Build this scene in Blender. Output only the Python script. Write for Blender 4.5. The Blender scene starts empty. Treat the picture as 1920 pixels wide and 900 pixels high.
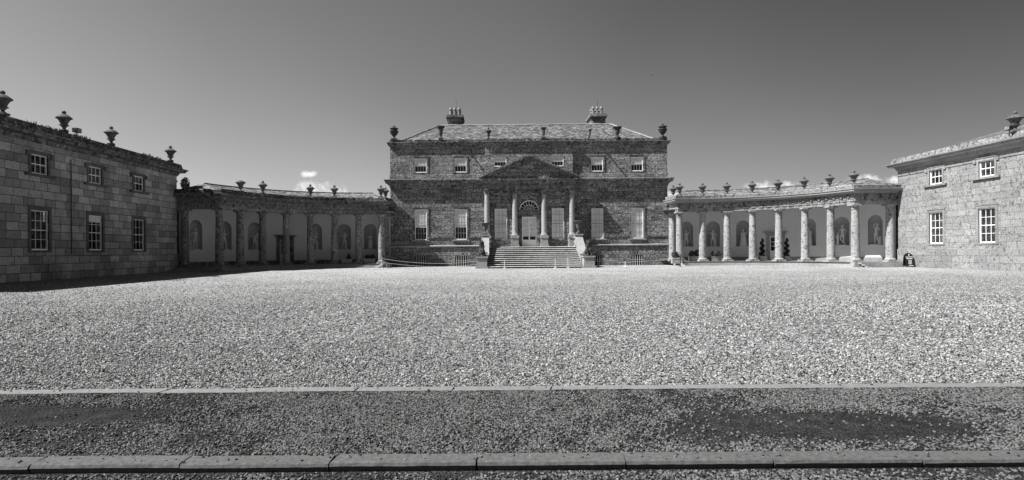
import bpy, bmesh, math, random
import numpy as np
from mathutils import Vector, Matrix
R = math.radians
random.seed(7); np.random.seed(7)
S = bpy.context.scene
COL = S.collection

# ------------------------------------------------------------------ camera, light, exposure
CX, CY, EYE = -3.88, -57.8, 1.5
cam = bpy.data.cameras.new('camera'); camo = bpy.data.objects.new('camera', cam); COL.objects.link(camo)
cam.sensor_width = 36; cam.lens = 1080/1920*36; cam.clip_end = 6000
cam.shift_x = (960-920)/1920; cam.shift_y = 21/1920
camo.matrix_world = Matrix.Translation((CX, CY, EYE)) @ Matrix.Rotation(R(90), 4, 'X') @ Matrix.Rotation(-R(.42), 4, 'Z')
S.camera = camo
SD = Vector((4.07, 1.2, -5.0)).normalized()           # the way sunlight travels
sun = bpy.data.lights.new('sun', 'SUN'); sun.energy = 5.0; sun.angle = R(.5); sun.color = (1, .995, .985)
suno = bpy.data.objects.new('sun', sun); COL.objects.link(suno)
suno.rotation_euler = SD.to_track_quat('-Z', 'Y').to_euler()
elev = math.asin(-SD.z); azi = math.atan2(-SD.x, -SD.y)
W = bpy.data.worlds.new('World'); S.world = W; W.use_nodes = True
S.view_settings.view_transform = 'Standard'; S.view_settings.look = 'None'
S.view_settings.exposure = 1.05; S.view_settings.gamma = 1; S.view_settings.use_curve_mapping = False

class NT:
    def __init__(s, tree): s.t = tree; s.t.nodes.clear()
    def n(s, typ, ins=None, **kw):
        nd = s.t.nodes.new(typ)
        for k, v in kw.items(): setattr(nd, k, v)
        for k, v in (ins or {}).items():
            if isinstance(v, bpy.types.NodeSocket): s.t.links.new(v, nd.inputs[k])
            else: nd.inputs[k].default_value = v
        return nd
    def m(s, op, a, b=0, c=0, clamp=False):
        nd = s.n('ShaderNodeMath', {0: a, 1: b, 2: c}, operation=op); nd.use_clamp = clamp
        return nd.outputs[0]
    def rng(s, v, a, b, c, d):
        nd = s.n('ShaderNodeMapRange', {0: v, 1: a, 2: b, 3: c, 4: d}); return nd.outputs[0]
    def noise(s, vec, scale, detail=3, rough=.55):
        return s.n('ShaderNodeTexNoise', {'Vector': vec, 'Scale': scale, 'Detail': detail, 'Roughness': rough}).outputs[0]

def build_world():
    t = NT(W.node_tree)
    sky = t.n('ShaderNodeTexSky', sky_type='NISHITA'); sky.sun_disc = False
    sky.sun_elevation = elev; sky.sun_rotation = azi % (2*math.pi); sky.air_density = 1.0; sky.dust_density = .8; sky.ozone_density = 1.0
    sp = t.n('ShaderNodeSeparateColor', {0: sky.outputs[0]})
    lum = t.m('ADD', t.m('MULTIPLY', sp.outputs[0], .75), t.m('MULTIPLY', sp.outputs[1], .25))   # black-and-white film, orange filter
    tc = t.n('ShaderNodeTexCoord').outputs['Generated']
    x = t.n('ShaderNodeSeparateXYZ', {0: tc})
    yy = t.m('MAXIMUM', x.outputs[1], .05)
    u = t.m('DIVIDE', x.outputs[0], yy); v = t.m('DIVIDE', x.outputs[2], yy)
    # small fair-weather clouds low behind the house: (u, v, half width, half height, strength)
    tot = None
    wob = t.noise(tc, 48, 8, .66)
    for (cu, cv, a, b) in ((-.305, .108, .036, .017), (-.33, .10, .04, .012), (-.272, .100, .024, .015), (-.312, .137, .020, .007), (-.40, .096, .04, .009),
                           (.495, .106, .06, .011), (.52, .112, .03, .008), (.42, .098, .06, .007), (.66, .120, .04, .010), (.72, .118, .05, .008), (.33, .095, .05, .008)):
        du = t.m('DIVIDE', t.m('SUBTRACT', u, cu), a); dv = t.m('DIVIDE', t.m('SUBTRACT', v, cv), b)
        r = t.m('SQRT', t.m('ADD', t.m('MULTIPLY', du, du), t.m('MULTIPLY', dv, dv)))
        q = t.m('SUBTRACT', 1.0, r)
        tot = q if tot is None else t.m('MAXIMUM', tot, q)
    d = t.m('ADD', tot, t.m('MULTIPLY', t.m('SUBTRACT', wob, .5), 3.8))
    d = t.rng(d, 0.05, 1.1, 0, 1); d = t.m('MULTIPLY', d, t.rng(tot, -.45, .15, 0, 1))
    front = t.m('GREATER_THAN', x.outputs[1], .1)
    d = t.m('MULTIPLY', t.m('MULTIPLY', d, front), .85)
    veil = t.rng(t.noise(tc, 1.6, 2, .5), .35, .75, .92, 1.12)
    pol = t.m('SUBTRACT', .80, t.m('ADD', t.m('ADD', t.m('MULTIPLY', x.outputs[0], .42), t.m('MULTIPLY', t.m('SUBTRACT', x.outputs[2], .15), .5)), t.m('MULTIPLY', t.m('MAXIMUM', x.outputs[0], 0), t.m('MULTIPLY', x.outputs[2], .55))))
    lum = t.m('MULTIPLY', lum, t.rng(x.outputs[1], -.8, .3, .5, 1.0))      # unseen sky behind the viewer dimmed, to cut fill light on the facade
    east_fill = t.m('ADD', 1.0, t.m('MULTIPLY', t.rng(x.outputs[0], .70, .92, 0, 2.6), t.rng(t.noise(tc, 2.5, 4, .6), .35, .6, .6, 1.2)))      # unseen eastern sky brightened, added as fill for the shaded left wing
    lum = t.m('MULTIPLY', lum, east_fill)
    lum = t.m('MULTIPLY', t.m('MULTIPLY', lum, veil), t.m('MAXIMUM', pol, .22))      # clear sky deepened away from the sun, as through a polariser
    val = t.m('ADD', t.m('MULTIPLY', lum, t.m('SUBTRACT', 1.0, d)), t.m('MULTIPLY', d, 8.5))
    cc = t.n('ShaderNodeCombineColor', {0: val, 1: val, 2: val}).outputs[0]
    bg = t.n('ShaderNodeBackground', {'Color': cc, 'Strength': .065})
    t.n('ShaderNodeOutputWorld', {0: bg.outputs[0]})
build_world()

# ------------------------------------------------------------------ materials (a black-and-white place: neutral greys)
def g(v): return (v, v, v, 1)
def new_mat(name):
    m = bpy.data.materials.new(name); m.use_nodes = True; return m, NT(m.node_tree)
def finish(t, val, bump=None, bstr=.3, bdist=.02, rough=.9, spec=.2):
    col = t.n('ShaderNodeCombineColor', {0: val, 1: val, 2: val}).outputs[0] if isinstance(val, bpy.types.NodeSocket) else g(val)
    ins = {'Base Color': col, 'Roughness': rough, 'Specular IOR Level': spec}
    if bump is not None:
        ins['Normal'] = t.n('ShaderNodeBump', {'Height': bump, 'Strength': bstr, 'Distance': bdist}).outputs[0]
    b = t.n('ShaderNodeBsdfPrincipled', ins)
    t.n('ShaderNodeOutputMaterial', {0: b.outputs[0]})
def coords(t, vary=False):
    c = t.n('ShaderNodeTexCoord').outputs['Object']
    if vary:
        r = t.n('ShaderNodeObjectInfo').outputs['Random']
        c = t.n('ShaderNodeVectorMath', {0: c, 1: t.n('ShaderNodeCombineXYZ', {0: t.m('MULTIPLY', r, 37), 1: t.m('MULTIPLY', r, 91), 2: t.m('MULTIPLY', r, 53)}).outputs[0]}, operation='ADD').outputs[0]
    return c
def stone(name, base, lich=.5, dark=.3, pale=1.5, sc=5.0, block=None, mortar=.014, vary=.25, rough=.95, rnd=False, mort_dark=.45, bump=1.0, big=.25, thr=.55, det=6, flat=1.0):
    """weathered limestone: ashlar blocks, lichen blotches (dark and pale), grain"""
    m, t = new_mat(name); c = coords(t, rnd)
    s = t.n('ShaderNodeSeparateXYZ', {0: c})
    base *= .55; val = base; h = t.noise(c, sc*3, 5, .65)
    if block:
        bv = t.n('ShaderNodeCombineXYZ', {0: t.m('ADD', s.outputs[0], s.outputs[1]), 1: s.outputs[2], 2: 0}).outputs[0]
        br = t.n('ShaderNodeTexBrick', {'Vector': bv, 'Color1': g(0), 'Color2': g(1), 'Mortar': g(.5), 'Scale': 1, 'Mortar Size': mortar, 'Mortar Smooth': .3,
                 'Bias': 0, 'Brick Width': block[0], 'Row Height': block[1]}, offset=.43, squash=.8, squash_frequency=3)
        bc = t.n('ShaderNodeSeparateColor', {0: br.outputs[0]}).outputs[0]
        val = t.m('MULTIPLY', base, t.rng(bc, 0, 1, 1-vary, 1+vary))
    # broad weathering
    bgn = t.noise(c, .35, 3, .6)
    val = t.m('MULTIPLY', val, t.rng(bgn, .3, .7, 1-big, 1+big))
    # pale lichen and dark lichen
    cf = t.n('ShaderNodeVectorMath', {0: c, 1: (1, 1, flat)}, operation='MULTIPLY').outputs[0]
    n1 = t.noise(cf, sc, det, .7); n2 = t.noise(t.n('ShaderNodeVectorMath', {0: cf, 1: (31.3, 7.1, 3.3)}, operation='ADD').outputs[0], sc*.8, det, .72)
    pl = t.rng(n1, thr, thr+.08, 0, lich)
    dk = t.rng(n2, thr-.02, thr+.07, 0, lich)
    val = t.m('MULTIPLY', val, t.rng(pl, 0, 1, 1, pale))
    val = t.m('MULTIPLY', val, t.rng(dk, 0, 1, 1, dark))
    val = t.m('MULTIPLY', val, t.rng(t.noise(c, sc*2.6, 2, .5), .3, .7, 1-lich*.35, 1+lich*.35))
    val = t.m('MINIMUM', val, .62)
    if block:
        val = t.m('MULTIPLY', val, t.rng(br.outputs['Fac'], 0, 1, 1, mort_dark))
        h = t.m('SUBTRACT', h, t.m('MULTIPLY', br.outputs['Fac'], .8))
    finish(t, val, h, .55*bump, .035, rough)
    return m
MAIN = stone('granite_ashlar_dark', .275, 1.0, .22, 2.9, 5.5, (1.05, .37), .022, .40, bump=.9, mort_dark=.4, thr=.53, big=.22, flat=1.7)
ATTIC = stone('granite_ashlar_attic', .33, 1.0, .22, 2.5, 5.5, (1.2, .42), .022, .25, bump=.9, mort_dark=.45, thr=.53, flat=1.5)
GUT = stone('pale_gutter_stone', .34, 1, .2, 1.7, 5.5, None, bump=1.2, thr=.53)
TRIM = stone('weathered_trim', .25, .95, .22, 2.0, 3.6, None, bump=1.2, thr=.52)
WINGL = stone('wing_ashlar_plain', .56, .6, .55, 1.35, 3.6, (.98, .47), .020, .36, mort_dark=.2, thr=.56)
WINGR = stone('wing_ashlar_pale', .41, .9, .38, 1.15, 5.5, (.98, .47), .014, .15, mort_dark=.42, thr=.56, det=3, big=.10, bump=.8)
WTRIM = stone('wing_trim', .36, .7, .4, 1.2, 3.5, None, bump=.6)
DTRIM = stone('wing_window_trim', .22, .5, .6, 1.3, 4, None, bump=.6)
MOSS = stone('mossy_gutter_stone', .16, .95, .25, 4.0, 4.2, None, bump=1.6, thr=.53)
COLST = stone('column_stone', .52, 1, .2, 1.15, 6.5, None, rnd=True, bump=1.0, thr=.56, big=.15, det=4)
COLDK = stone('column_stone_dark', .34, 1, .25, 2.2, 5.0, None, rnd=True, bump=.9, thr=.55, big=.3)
PORT = stone('portico_column_stone', .52, .7, .45, 1.15, 5, None, rnd=True, bump=.7, thr=.58, big=.1)
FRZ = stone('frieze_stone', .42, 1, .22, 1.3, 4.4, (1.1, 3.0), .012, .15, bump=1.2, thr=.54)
STEP = stone('step_stone', .50, .6, .40, 1.15, 9, None, bump=.7, thr=.54)
PALE = stone('pale_stone', .44, .6, .5, 1.1, 4, None, bump=.5, thr=.58, rnd=True)
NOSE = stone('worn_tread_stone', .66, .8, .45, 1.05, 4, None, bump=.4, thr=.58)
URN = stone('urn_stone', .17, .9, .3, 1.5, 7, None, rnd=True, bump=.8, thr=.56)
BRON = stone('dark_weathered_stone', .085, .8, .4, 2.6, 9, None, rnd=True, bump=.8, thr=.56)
MARB = stone('statue_plaster', 1.25, .25, .7, 1.05, 6, None, rnd=True, bump=.25, big=.08)
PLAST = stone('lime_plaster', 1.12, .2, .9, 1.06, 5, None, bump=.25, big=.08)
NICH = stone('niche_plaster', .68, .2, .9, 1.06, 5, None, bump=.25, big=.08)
KERBF = stone('far_kerb_stone', .29, .5, .6, 1.1, 8, None, bump=.3, big=.1, thr=.62)
KERB = stone('kerb_stone', .15, .7, .5, 1.2, 11, None, bump=.35, big=.1, thr=.62)
def plain(name, v, rough=.6, spec=.3, nz=.1, ns=12, metal=0):
    m, t = new_mat(name); c = coords(t)
    n = t.noise(c, ns, 4, .6)
    finish(t, t.m('MULTIPLY', v, t.rng(n, .3, .7, 1-nz, 1+nz)), n, .15, .01, rough, spec); return m
WHITE = plain('white_paint', .84, .45)
DOORP = plain('grey_door_paint', .42, .45)
BLIND = plain('cream_blind', .85, .8, .1, .06, 3)
BLINDG = plain('grey_blind', .78, .8, .1, .10, 2)
BARH = plain('weathered_bar_paint', .42, .6)
BARG = plain('shaded_grey_bars', .22, .6)
DARK = plain('dark_interior', .012, .9, .05)
IRON = plain('black_iron', .03, .5)
LEAD = plain('lead_grey', .12, .6)
ROPE = plain('white_rope', .5, .8)
SIGN = plain('sign_black', .012, .45)
SIGNW = plain('sign_white', .8, .6)
BARS = plain('pale_iron_bars', .5, .5)
POT = plain('clay_chimney_pot', .20, .8, .1, .3)
LEAF = plain('dark_leaf', .035, .7, .2, .45, 14)
PEBV = plain('pale_leaf', .12, .6, .3, .5, 9)  # lighter leaf tone, for the shrub at the wing corner
LEAFB = plain('box_leaf', .07, .7, .2, .4, 14)
m_, t_ = new_mat('window_glass')
fr = t_.n('ShaderNodeFresnel', {'IOR': 1.5}).outputs[0]
mx = t_.n('ShaderNodeMixShader', {0: t_.m('ADD', t_.m('MULTIPLY', fr, .55), .02), 1: t_.n('ShaderNodeBsdfTransparent', {0: g(.96)}).outputs[0], 2: t_.n('ShaderNodeBsdfGlossy', {'Color': g(1), 'Roughness': .02, 'Normal': t_.n('ShaderNodeBump', {'Height': t_.noise(coords(t_), 2.2, 2, .5), 'Strength': .25, 'Distance': .05}).outputs[0]}).outputs[0]})
t_.n('ShaderNodeOutputMaterial', {0: mx.outputs[0]}); GLASS = m_
def slate(name, v, rh=.13):
    m, t = new_mat(name); c = coords(t); s = t.n('ShaderNodeSeparateXYZ', {0: c})
    bv = t.n('ShaderNodeCombineXYZ', {0: t.m('ADD', s.outputs[0], t.m('MULTIPLY', s.outputs[1], .35)), 1: s.outputs[2], 2: 0}).outputs[0]
    br = t.n('ShaderNodeTexBrick', {'Vector': bv, 'Color1': g(0), 'Color2': g(1), 'Mortar': g(.5), 'Scale': 1, 'Mortar Size': .016, 'Mortar Smooth': .2, 'Bias': 0, 'Brick Width': .42, 'Row Height': rh}, offset=.5)
    bc = t.n('ShaderNodeSeparateColor', {0: br.outputs[0]}).outputs[0]
    val = t.m('MULTIPLY', v, t.rng(bc, 0, 1, .6, 1.4))
    n1 = t.noise(c, 2.6, 6, .72)
    val = t.m('MULTIPLY', val, t.rng(n1, .42, .6, .55, 1.75))
    val = t.m('MULTIPLY', val, t.rng(br.outputs['Fac'], 0, 1, 1, .25))
    finish(t, val, t.m('SUBTRACT', t.noise(c, 9, 4, .6), br.outputs['Fac']), .6, .03, .8); return m
SLATE = slate('slate_roof', .115); SLATE2 = slate('slate_roof_low', .18, .07)
def gravel_mat(name, v, sc, lo=.45, hi=1.55, big=.12, bst=1.0, vignette=None):
    m, t = new_mat(name); c = coords(t)
    vo = t.n('ShaderNodeTexVoronoi', {'Vector': c, 'Scale': sc}); vc = t.n('ShaderNodeSeparateColor', {0: vo.outputs['Color']}).outputs[0]
    val = t.m('MULTIPLY', v, t.rng(vc, 0, 1, lo, hi))
    val = t.m('MULTIPLY', val, t.rng(vo.outputs['Distance'], .25, .62, 1.0, .35))
    val = t.m('MULTIPLY', val, t.rng(t.noise(c, .22, 4, .6), .3, .7, 1-big, 1+big))
    val = t.m('MULTIPLY', val, t.rng(t.noise(c, 2.2, 5, .7), .3, .7, .85, 1.15))
    if vignette:     # darker towards the viewer: lens vignette put into the gravel colour
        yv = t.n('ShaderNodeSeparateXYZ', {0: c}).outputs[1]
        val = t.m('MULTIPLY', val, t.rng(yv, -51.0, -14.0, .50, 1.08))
    n = t.noise(c, 5, 5, .75)
    val = t.m('MULTIPLY', val, t.rng(n, .42, .60, .72, 1.28))
    h = t.m('ADD', t.m('MULTIPLY', t.m('SUBTRACT', 1, vo.outputs['Distance']), .6), n)
    finish(t, val, h, bst, .035, .95, .1); return m
GRAV = gravel_mat('court_gravel', .465, 22, .4, 1.65, .16, bst=1.0, vignette=True)
PATHM = gravel_mat('compacted_grit', .040, 60, .65, 1.4, .3, .8)
def pebble_mat(name, a, b):
    m, t = new_mat(name); r = t.n('ShaderNodeObjectInfo').outputs['Random']
    finish(t, t.m('MULTIPLY', t.rng(r, 0, 1, a, b), t.rng(t.noise(coords(t), 1.5, 3), .3, .7, .8, 1.2)), None, rough=.85, spec=.25); return m
PEB = pebble_mat('court_pebble', .004, .38); PEBF = pebble_mat('far_court_pebble', .02, .47)  # near stones darker than far ones, the same vignette put into their colour
PEBD = pebble_mat('path_pebble', .004, .16)

# ------------------------------------------------------------------ mesh helpers
class MB:
    def __init__(s): s.v = []; s.f = []
    def add(s, vs, fs):
        o = len(s.v); s.v += [tuple(p) for p in vs]; s.f += [tuple(i+o for i in f) for f in fs]
    def box(s, x0, x1, y0, y1, z0, z1, M=None):
        vs = [(x, y, z) for z in (z0, z1) for y in (y0, y1) for x in (x0, x1)]
        if M: vs = [M @ Vector(p) for p in vs]
        s.add(vs, [(0, 2, 3, 1), (4, 5, 7, 6), (0, 1, 5, 4), (2, 6, 7, 3), (0, 4, 6, 2), (1, 3, 7, 5)])
    def lathe(s, prof, c=(0, 0, 0), n=20, squash=None):
        k = len(prof); vs = []
        for (r, z) in prof:
            for i in range(n):
                a = 2*math.pi*i/n; q = squash(a) if squash else 1
                vs.append((c[0]+r*q*math.cos(a), c[1]+r*q*math.sin(a), c[2]+z))
        fs = [(j*n+i, j*n+(i+1) % n, (j+1)*n+(i+1) % n, (j+1)*n+i) for j in range(k-1) for i in range(n)]
        fs += [tuple(range(n))[::-1], tuple((k-1)*n+i for i in range(n))]
        s.add(vs, fs)
    def tube(s, pts, r, n=8, r2=None):
        pts = [Vector(p) for p in pts]; K = len(pts)
        vs = []
        for j, p in enumerate(pts):
            d = (pts[min(j+1, K-1)]-pts[max(j-1, 0)]).normalized()
            a = d.orthogonal().normalized() if abs(d.z) > .9 else d.cross(Vector((0, 0, 1))).normalized()
            b = d.cross(a); rr = r if r2 is None else r+(r2-r)*j/(K-1)
            vs += [p+rr*(a*math.cos(2*math.pi*i/n)+b*math.sin(2*math.pi*i/n)) for i in range(n)]
        fs = [(j*n+i, j*n+(i+1) % n, (j+1)*n+(i+1) % n, (j+1)*n+i) for j in range(K-1) for i in range(n)]
        fs += [tuple(range(n))[::-1], tuple((K-1)*n+i for i in range(n))]
        s.add(vs, fs)
    def ell(s, c, rx, ry, rz, n=12, k=8):
        vs = []; fs = []
        for j in range(k+1):
            ph = math.pi*j/k
            for i in range(n):
                a = 2*math.pi*i/n
                vs.append((c[0]+rx*math.sin(ph)*math.cos(a), c[1]+ry*math.sin(ph)*math.sin(a), c[2]+rz*math.cos(ph)))
        for j in range(k):
            for i in range(n): fs.append((j*n+i, (j+1)*n+i, (j+1)*n+(i+1) % n, j*n+(i+1) % n))
        s.add(vs, fs)
    def sweep(s, path, prof, side=1, closed=False):
        """profile [(out, z)] as a closed loop swept along 2-D path; out is to the right of travel * side"""
        P = [Vector(p) for p in path]; K = len(P); nor = []
        for i in range(K):
            if closed: a, b = P[i]-P[i-1], P[(i+1) % K]-P[i]
            else: a = P[i]-P[i-1] if i else P[1]-P[0]; b = P[i+1]-P[i] if i < K-1 else P[K-1]-P[K-2]
            na = Vector((a.y, -a.x)).normalized(); nb = Vector((b.y, -b.x)).normalized()
            m = (na+nb).normalized(); nor.append(m/max(.3, m.dot(na))*side)
        k = len(prof); vs = [(P[i].x+nor[i].x*o, P[i].y+nor[i].y*o, z) for i in range(K) for (o, z) in prof]
        fs = []
        for i in range(K if closed else K-1):
            j = (i+1) % K
            for q in range(k): fs.append((i*k+q, j*k+q, j*k+(q+1) % k, i*k+(q+1) % k))
        if not closed: fs += [tuple(range(k)), tuple((K-1)*k+q for q in range(k))[::-1]]
        s.add(vs, fs)
    def wall(s, o, u, nrm, u0, u1, z0, z1, holes=(), deep=.22):
        """flat wall through o along unit u, outward normal nrm, rectangular openings with reveals"""
        o = Vector(o); u = Vector(u); nn = Vector(nrm)
        P = lambda a, z, d=0: (o+u*a-nn*d+Vector((0, 0, z)))
        xs = sorted({u0, u1, *[h[0] for h in holes], *[h[1] for h in holes]}); zs = sorted({z0, z1, *[h[2] for h in holes], *[h[3] for h in holes]})
        for i in range(len(xs)-1):
            for j in range(len(zs)-1):
                a, b, c, d = xs[i], xs[i+1], zs[j], zs[j+1]; mx_, mz = (a+b)/2, (c+d)/2
                if any(h[0] < mx_ < h[1] and h[2] < mz < h[3] for h in holes): continue
                s.add([P(a, c), P(b, c), P(b, d), P(a, d)], [(0, 1, 2, 3)])
        for (a, b, c, d) in [h[:4] for h in holes]:
            s.add([P(a, c), P(b, c), P(b, d), P(a, d), P(a, c, deep), P(b, c, deep), P(b, d, deep), P(a, d, deep)],
                  [(0, 4, 5, 1), (1, 5, 6, 2), (2, 6, 7, 3), (3, 7, 4, 0)])
    def build(s, name, mat, parent=None, smooth=False, fix=True):
        me = bpy.data.meshes.new(name); me.from_pydata(s.v, [], s.f); me.validate()
        if fix:
            bm = bmesh.new(); bm.from_mesh(me); bmesh.ops.recalc_face_normals(bm, faces=bm.faces); bm.to_mesh(me); bm.free()
        me.materials.append(mat)
        if smooth:
            for p in me.polygons: p.use_smooth = True
            me.set_sharp_from_angle(angle=R(40))
        ob = bpy.data.objects.new(name, me); COL.objects.link(ob)
        if parent: attach(ob, parent)
        return ob
def attach(ob, parent):
    ob.parent = parent
    if parent.type == 'EMPTY': ob.matrix_parent_inverse = parent.matrix_world.inverted() if not parent.parent else Matrix()
def tag(o, label=None, cat=None, group=None, kind=None):
    if label: o['label'] = label
    if cat: o['category'] = cat
    if group: o['group'] = group
    if kind: o['kind'] = kind
    return o
def empty(name, loc, label, cat, group=None):
    o = bpy.data.objects.new(name, None); COL.objects.link(o); o.location = loc; o.matrix_world = Matrix.Translation(loc)
    return tag(o, label, cat, group)
def dup(root, loc, rz=0, scale=None, label=None, group=None):
    def rec(o, par):
        c = o.copy(); COL.objects.link(c)
        if par: c.parent = par
        for ch in list(o.children): rec(ch, c)
        return c
    c = rec(root, None); c.location = loc; c.rotation_euler = (0, 0, rz)
    if scale: c.scale = scale
    if label: c['label'] = label
    if group: c['group'] = group
    return c

def leafball(name, parent, cx, cy, cz, rx, rz, n, leaf, mat, seed=0, prof=None):
    rs = np.random.RandomState(seed)
    d = rs.normal(size=(n, 3)); d /= np.linalg.norm(d, axis=1)[:, None]; rr = rs.uniform(.55, 1.05, n)[:, None]
    p = d*rr*np.array([rx, rx, rz]) + np.array([cx, cy, cz])
    if prof is not None: p = prof(rs, n)
    a = rs.normal(size=(n, 3)); a /= np.linalg.norm(a, axis=1)[:, None]; b = np.cross(a, rs.normal(size=(n, 3))); b /= np.linalg.norm(b, axis=1)[:, None]
    s_ = leaf*rs.uniform(.6, 1.3, n)[:, None]
    v = np.stack([p-a*s_, p-b*s_*.5, p+a*s_, p+b*s_*.5], 1).reshape(-1, 3)
    mb = MB(); mb.v = [tuple(q) for q in v]; mb.f = [(4*i, 4*i+1, 4*i+2, 4*i+3) for i in range(n)]
    return mb.build(name, mat, parent, fix=False)

# ------------------------------------------------------------------ windows
def frame_basis(o, u, nrm): return Vector(o), Vector(u), Vector(nrm)
def window(parent, o, u, nrm, a0, a1, z0, z1, cols=3, rows=4, blind=0.0, bmat=None, trim=None, tw=.19, tp=.075, sill=False, sillw=0, deep=.035, bw=.013, barmat=None, sillmat=None):
    """sash window: stone architrave, white frame and bars, glass, blind; a* along u from o"""
    o, u, n = frame_basis(o, u, nrm)
    Mx = Matrix(((u.x, -n.x, 0, o.x), (u.y, -n.y, 0, o.y), (0, 0, 1, 0), (0, 0, 0, 1)))   # local: x along u, y inward, z up
    w = MB(); fw = .055
    w.box(a0, a0+fw, deep-.03, deep+.05, z0, z1, Mx); w.box(a1-fw, a1, deep-.03, deep+.05, z0, z1, Mx)
    w.box(a0+fw, a1-fw, deep-.03, deep+.05, z1-fw, z1, Mx); w.box(a0+fw, a1-fw, deep-.045, deep+.05, z0, z0+fw*1.6, Mx)
    f = w.build('window', WHITE, parent)
    b = MB(); A0, A1, Z0, Z1 = a0+fw, a1-fw, z0+fw*1.6, z1-fw; zm = (Z0+Z1)/2
    b.box(A0, A1, deep-.015, deep+.03, zm-.025, zm+.025, Mx)
    for i in range(1, cols):
        x = A0+(A1-A0)*i/cols; b.box(x-bw, x+bw, deep-.008, deep+.012, Z0, Z1, Mx)
    for j in range(1, rows):
        z = Z0+(Z1-Z0)*j/rows
        if abs(z-zm) > .05: b.box(A0, A1, deep-.006, deep+.010, z-bw, z+bw, Mx)
    b.build('glazing_bars', barmat or (BARG if blind > .9 else WHITE), f)
    q = MB(); q.add([Mx @ Vector(p) for p in ((A0, deep+.004, Z0), (A1, deep+.004, Z0), (A1, deep+.004, Z1), (A0, deep+.004, Z1))], [(0, 1, 2, 3)])
    q.build('pane', GLASS, f, fix=False)
    if blind > 0:
        q = MB(); q.box(A0-.01, A1+.01, deep+.03, deep+.04, Z1-(Z1-Z0)*blind, Z1, Mx); q.build('blind', bmat or BLIND, f)
    q = MB(); q.box(a0-.3, a1+.3, deep+.45, deep+.47, z0-.2, z1+.2, Mx); q.build('dark_room', DARK, f)
    if trim:
        q = MB()
        q.box(a0-tw, a0, -tp, .03, z0-(0 if sill else tw*.6), z1+tw, Mx); q.box(a1, a1+tw, -tp, .03, z0-(0 if sill else tw*.6), z1+tw, Mx)
        q.box(a0, a1, -tp, .03, z1, z1+tw, Mx)
        q.box(a0-tw-.03, a1+tw+.03, -tp-.03, .02, z1+tw, z1+tw+.05, Mx)
        if not sill: q.box(a0, a1, -tp, .03, z0-tw*.6, z0, Mx)
        q.build('architrave', trim, f)
    if sill:
        q = MB(); q.box(a0-sillw, a1+sillw, -.16, deep-.05, z0-.14, z0-.002, Mx); q.build('sill', sillmat or trim or TRIM, f)
    return f

# ================================================================== GROUND
def sheet(name, x0, x1, y0, y1, z, mat):
    mb = MB(); mb.add([(x0, y0, z), (x1, y0, z), (x1, y1, z), (x0, y1, z)], [(0, 1, 2, 3)])
    return tag(mb.build(name, mat, fix=False), kind='structure')
D = lambda d: CY+d
FK0, FK1 = D(6.20), D(6.37)       # far kerb
NK0, NK1 = D(4.09), D(4.26)       # near kerb
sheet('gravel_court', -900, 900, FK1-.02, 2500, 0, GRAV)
sheet('path', -900, 900, NK1-.02, FK0+.02, -.006, PATHM)
sheet('road', -900, 900, -400, NK0+.03, -.062, PATHM)
def kerb(name, y0, y1, z0, z1, off, lens, bev, seed, mat=None):
    rs = random.Random(seed); mb = MB(); x = -16+off
    while x < 14:
        L = lens*(1+rs.uniform(-.02, .02)); gp = .0012+rs.random()*.003; sk = rs.uniform(.0, .05)
        dz = rs.uniform(-.004, .004); dy = rs.uniform(-.006, .006)
        prof = [(y0+.07+dy, z0), (y0+dy, z1-bev+dz), (y0+bev*.35+dy, z1-bev*.3+dz), (y0+bev+dy, z1+dz), (y1+dy, z1+dz), (y1+dy, z0)]
        n = 14; vs = []
        for i in range(n+1):
            for (yy, zz) in prof:
                xx = x+gp+(L-2*gp)*i/n
                if i == 0: xx += sk*(yy-y0)/(y1-y0)+rs.uniform(0, .007)
                if i == n: xx += sk*(yy-y0)/(y1-y0)-rs.uniform(0, .007)
                vs.append((xx, yy+rs.uniform(-.0018, .0018), zz+(rs.uniform(-.0015, .0015) if zz > z0 else 0)))
        k = len(prof); fs = [(i*k+q, (i+1)*k+q, (i+1)*k+(q+1) % k, i*k+(q+1) % k) for i in range(n) for q in range(k)]
        fs += [tuple(range(k)), tuple(n*k+q for q in range(k))[::-1]]
        mb.add(vs, fs); x += L
    return tag(mb.build(name, mat or KERB), kind='structure')
kerb('far_kerb', FK0, FK1, -.1, .008, .1, 1.05, .006, 3, KERBF)
kerb('near_kerb', NK0, NK1, -.2, .004, .33, 1.06, .028, 5)
sheet('kerb_bed', -900, 900, NK0+.01, NK1-.01, -.03, PATHM)

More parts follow.
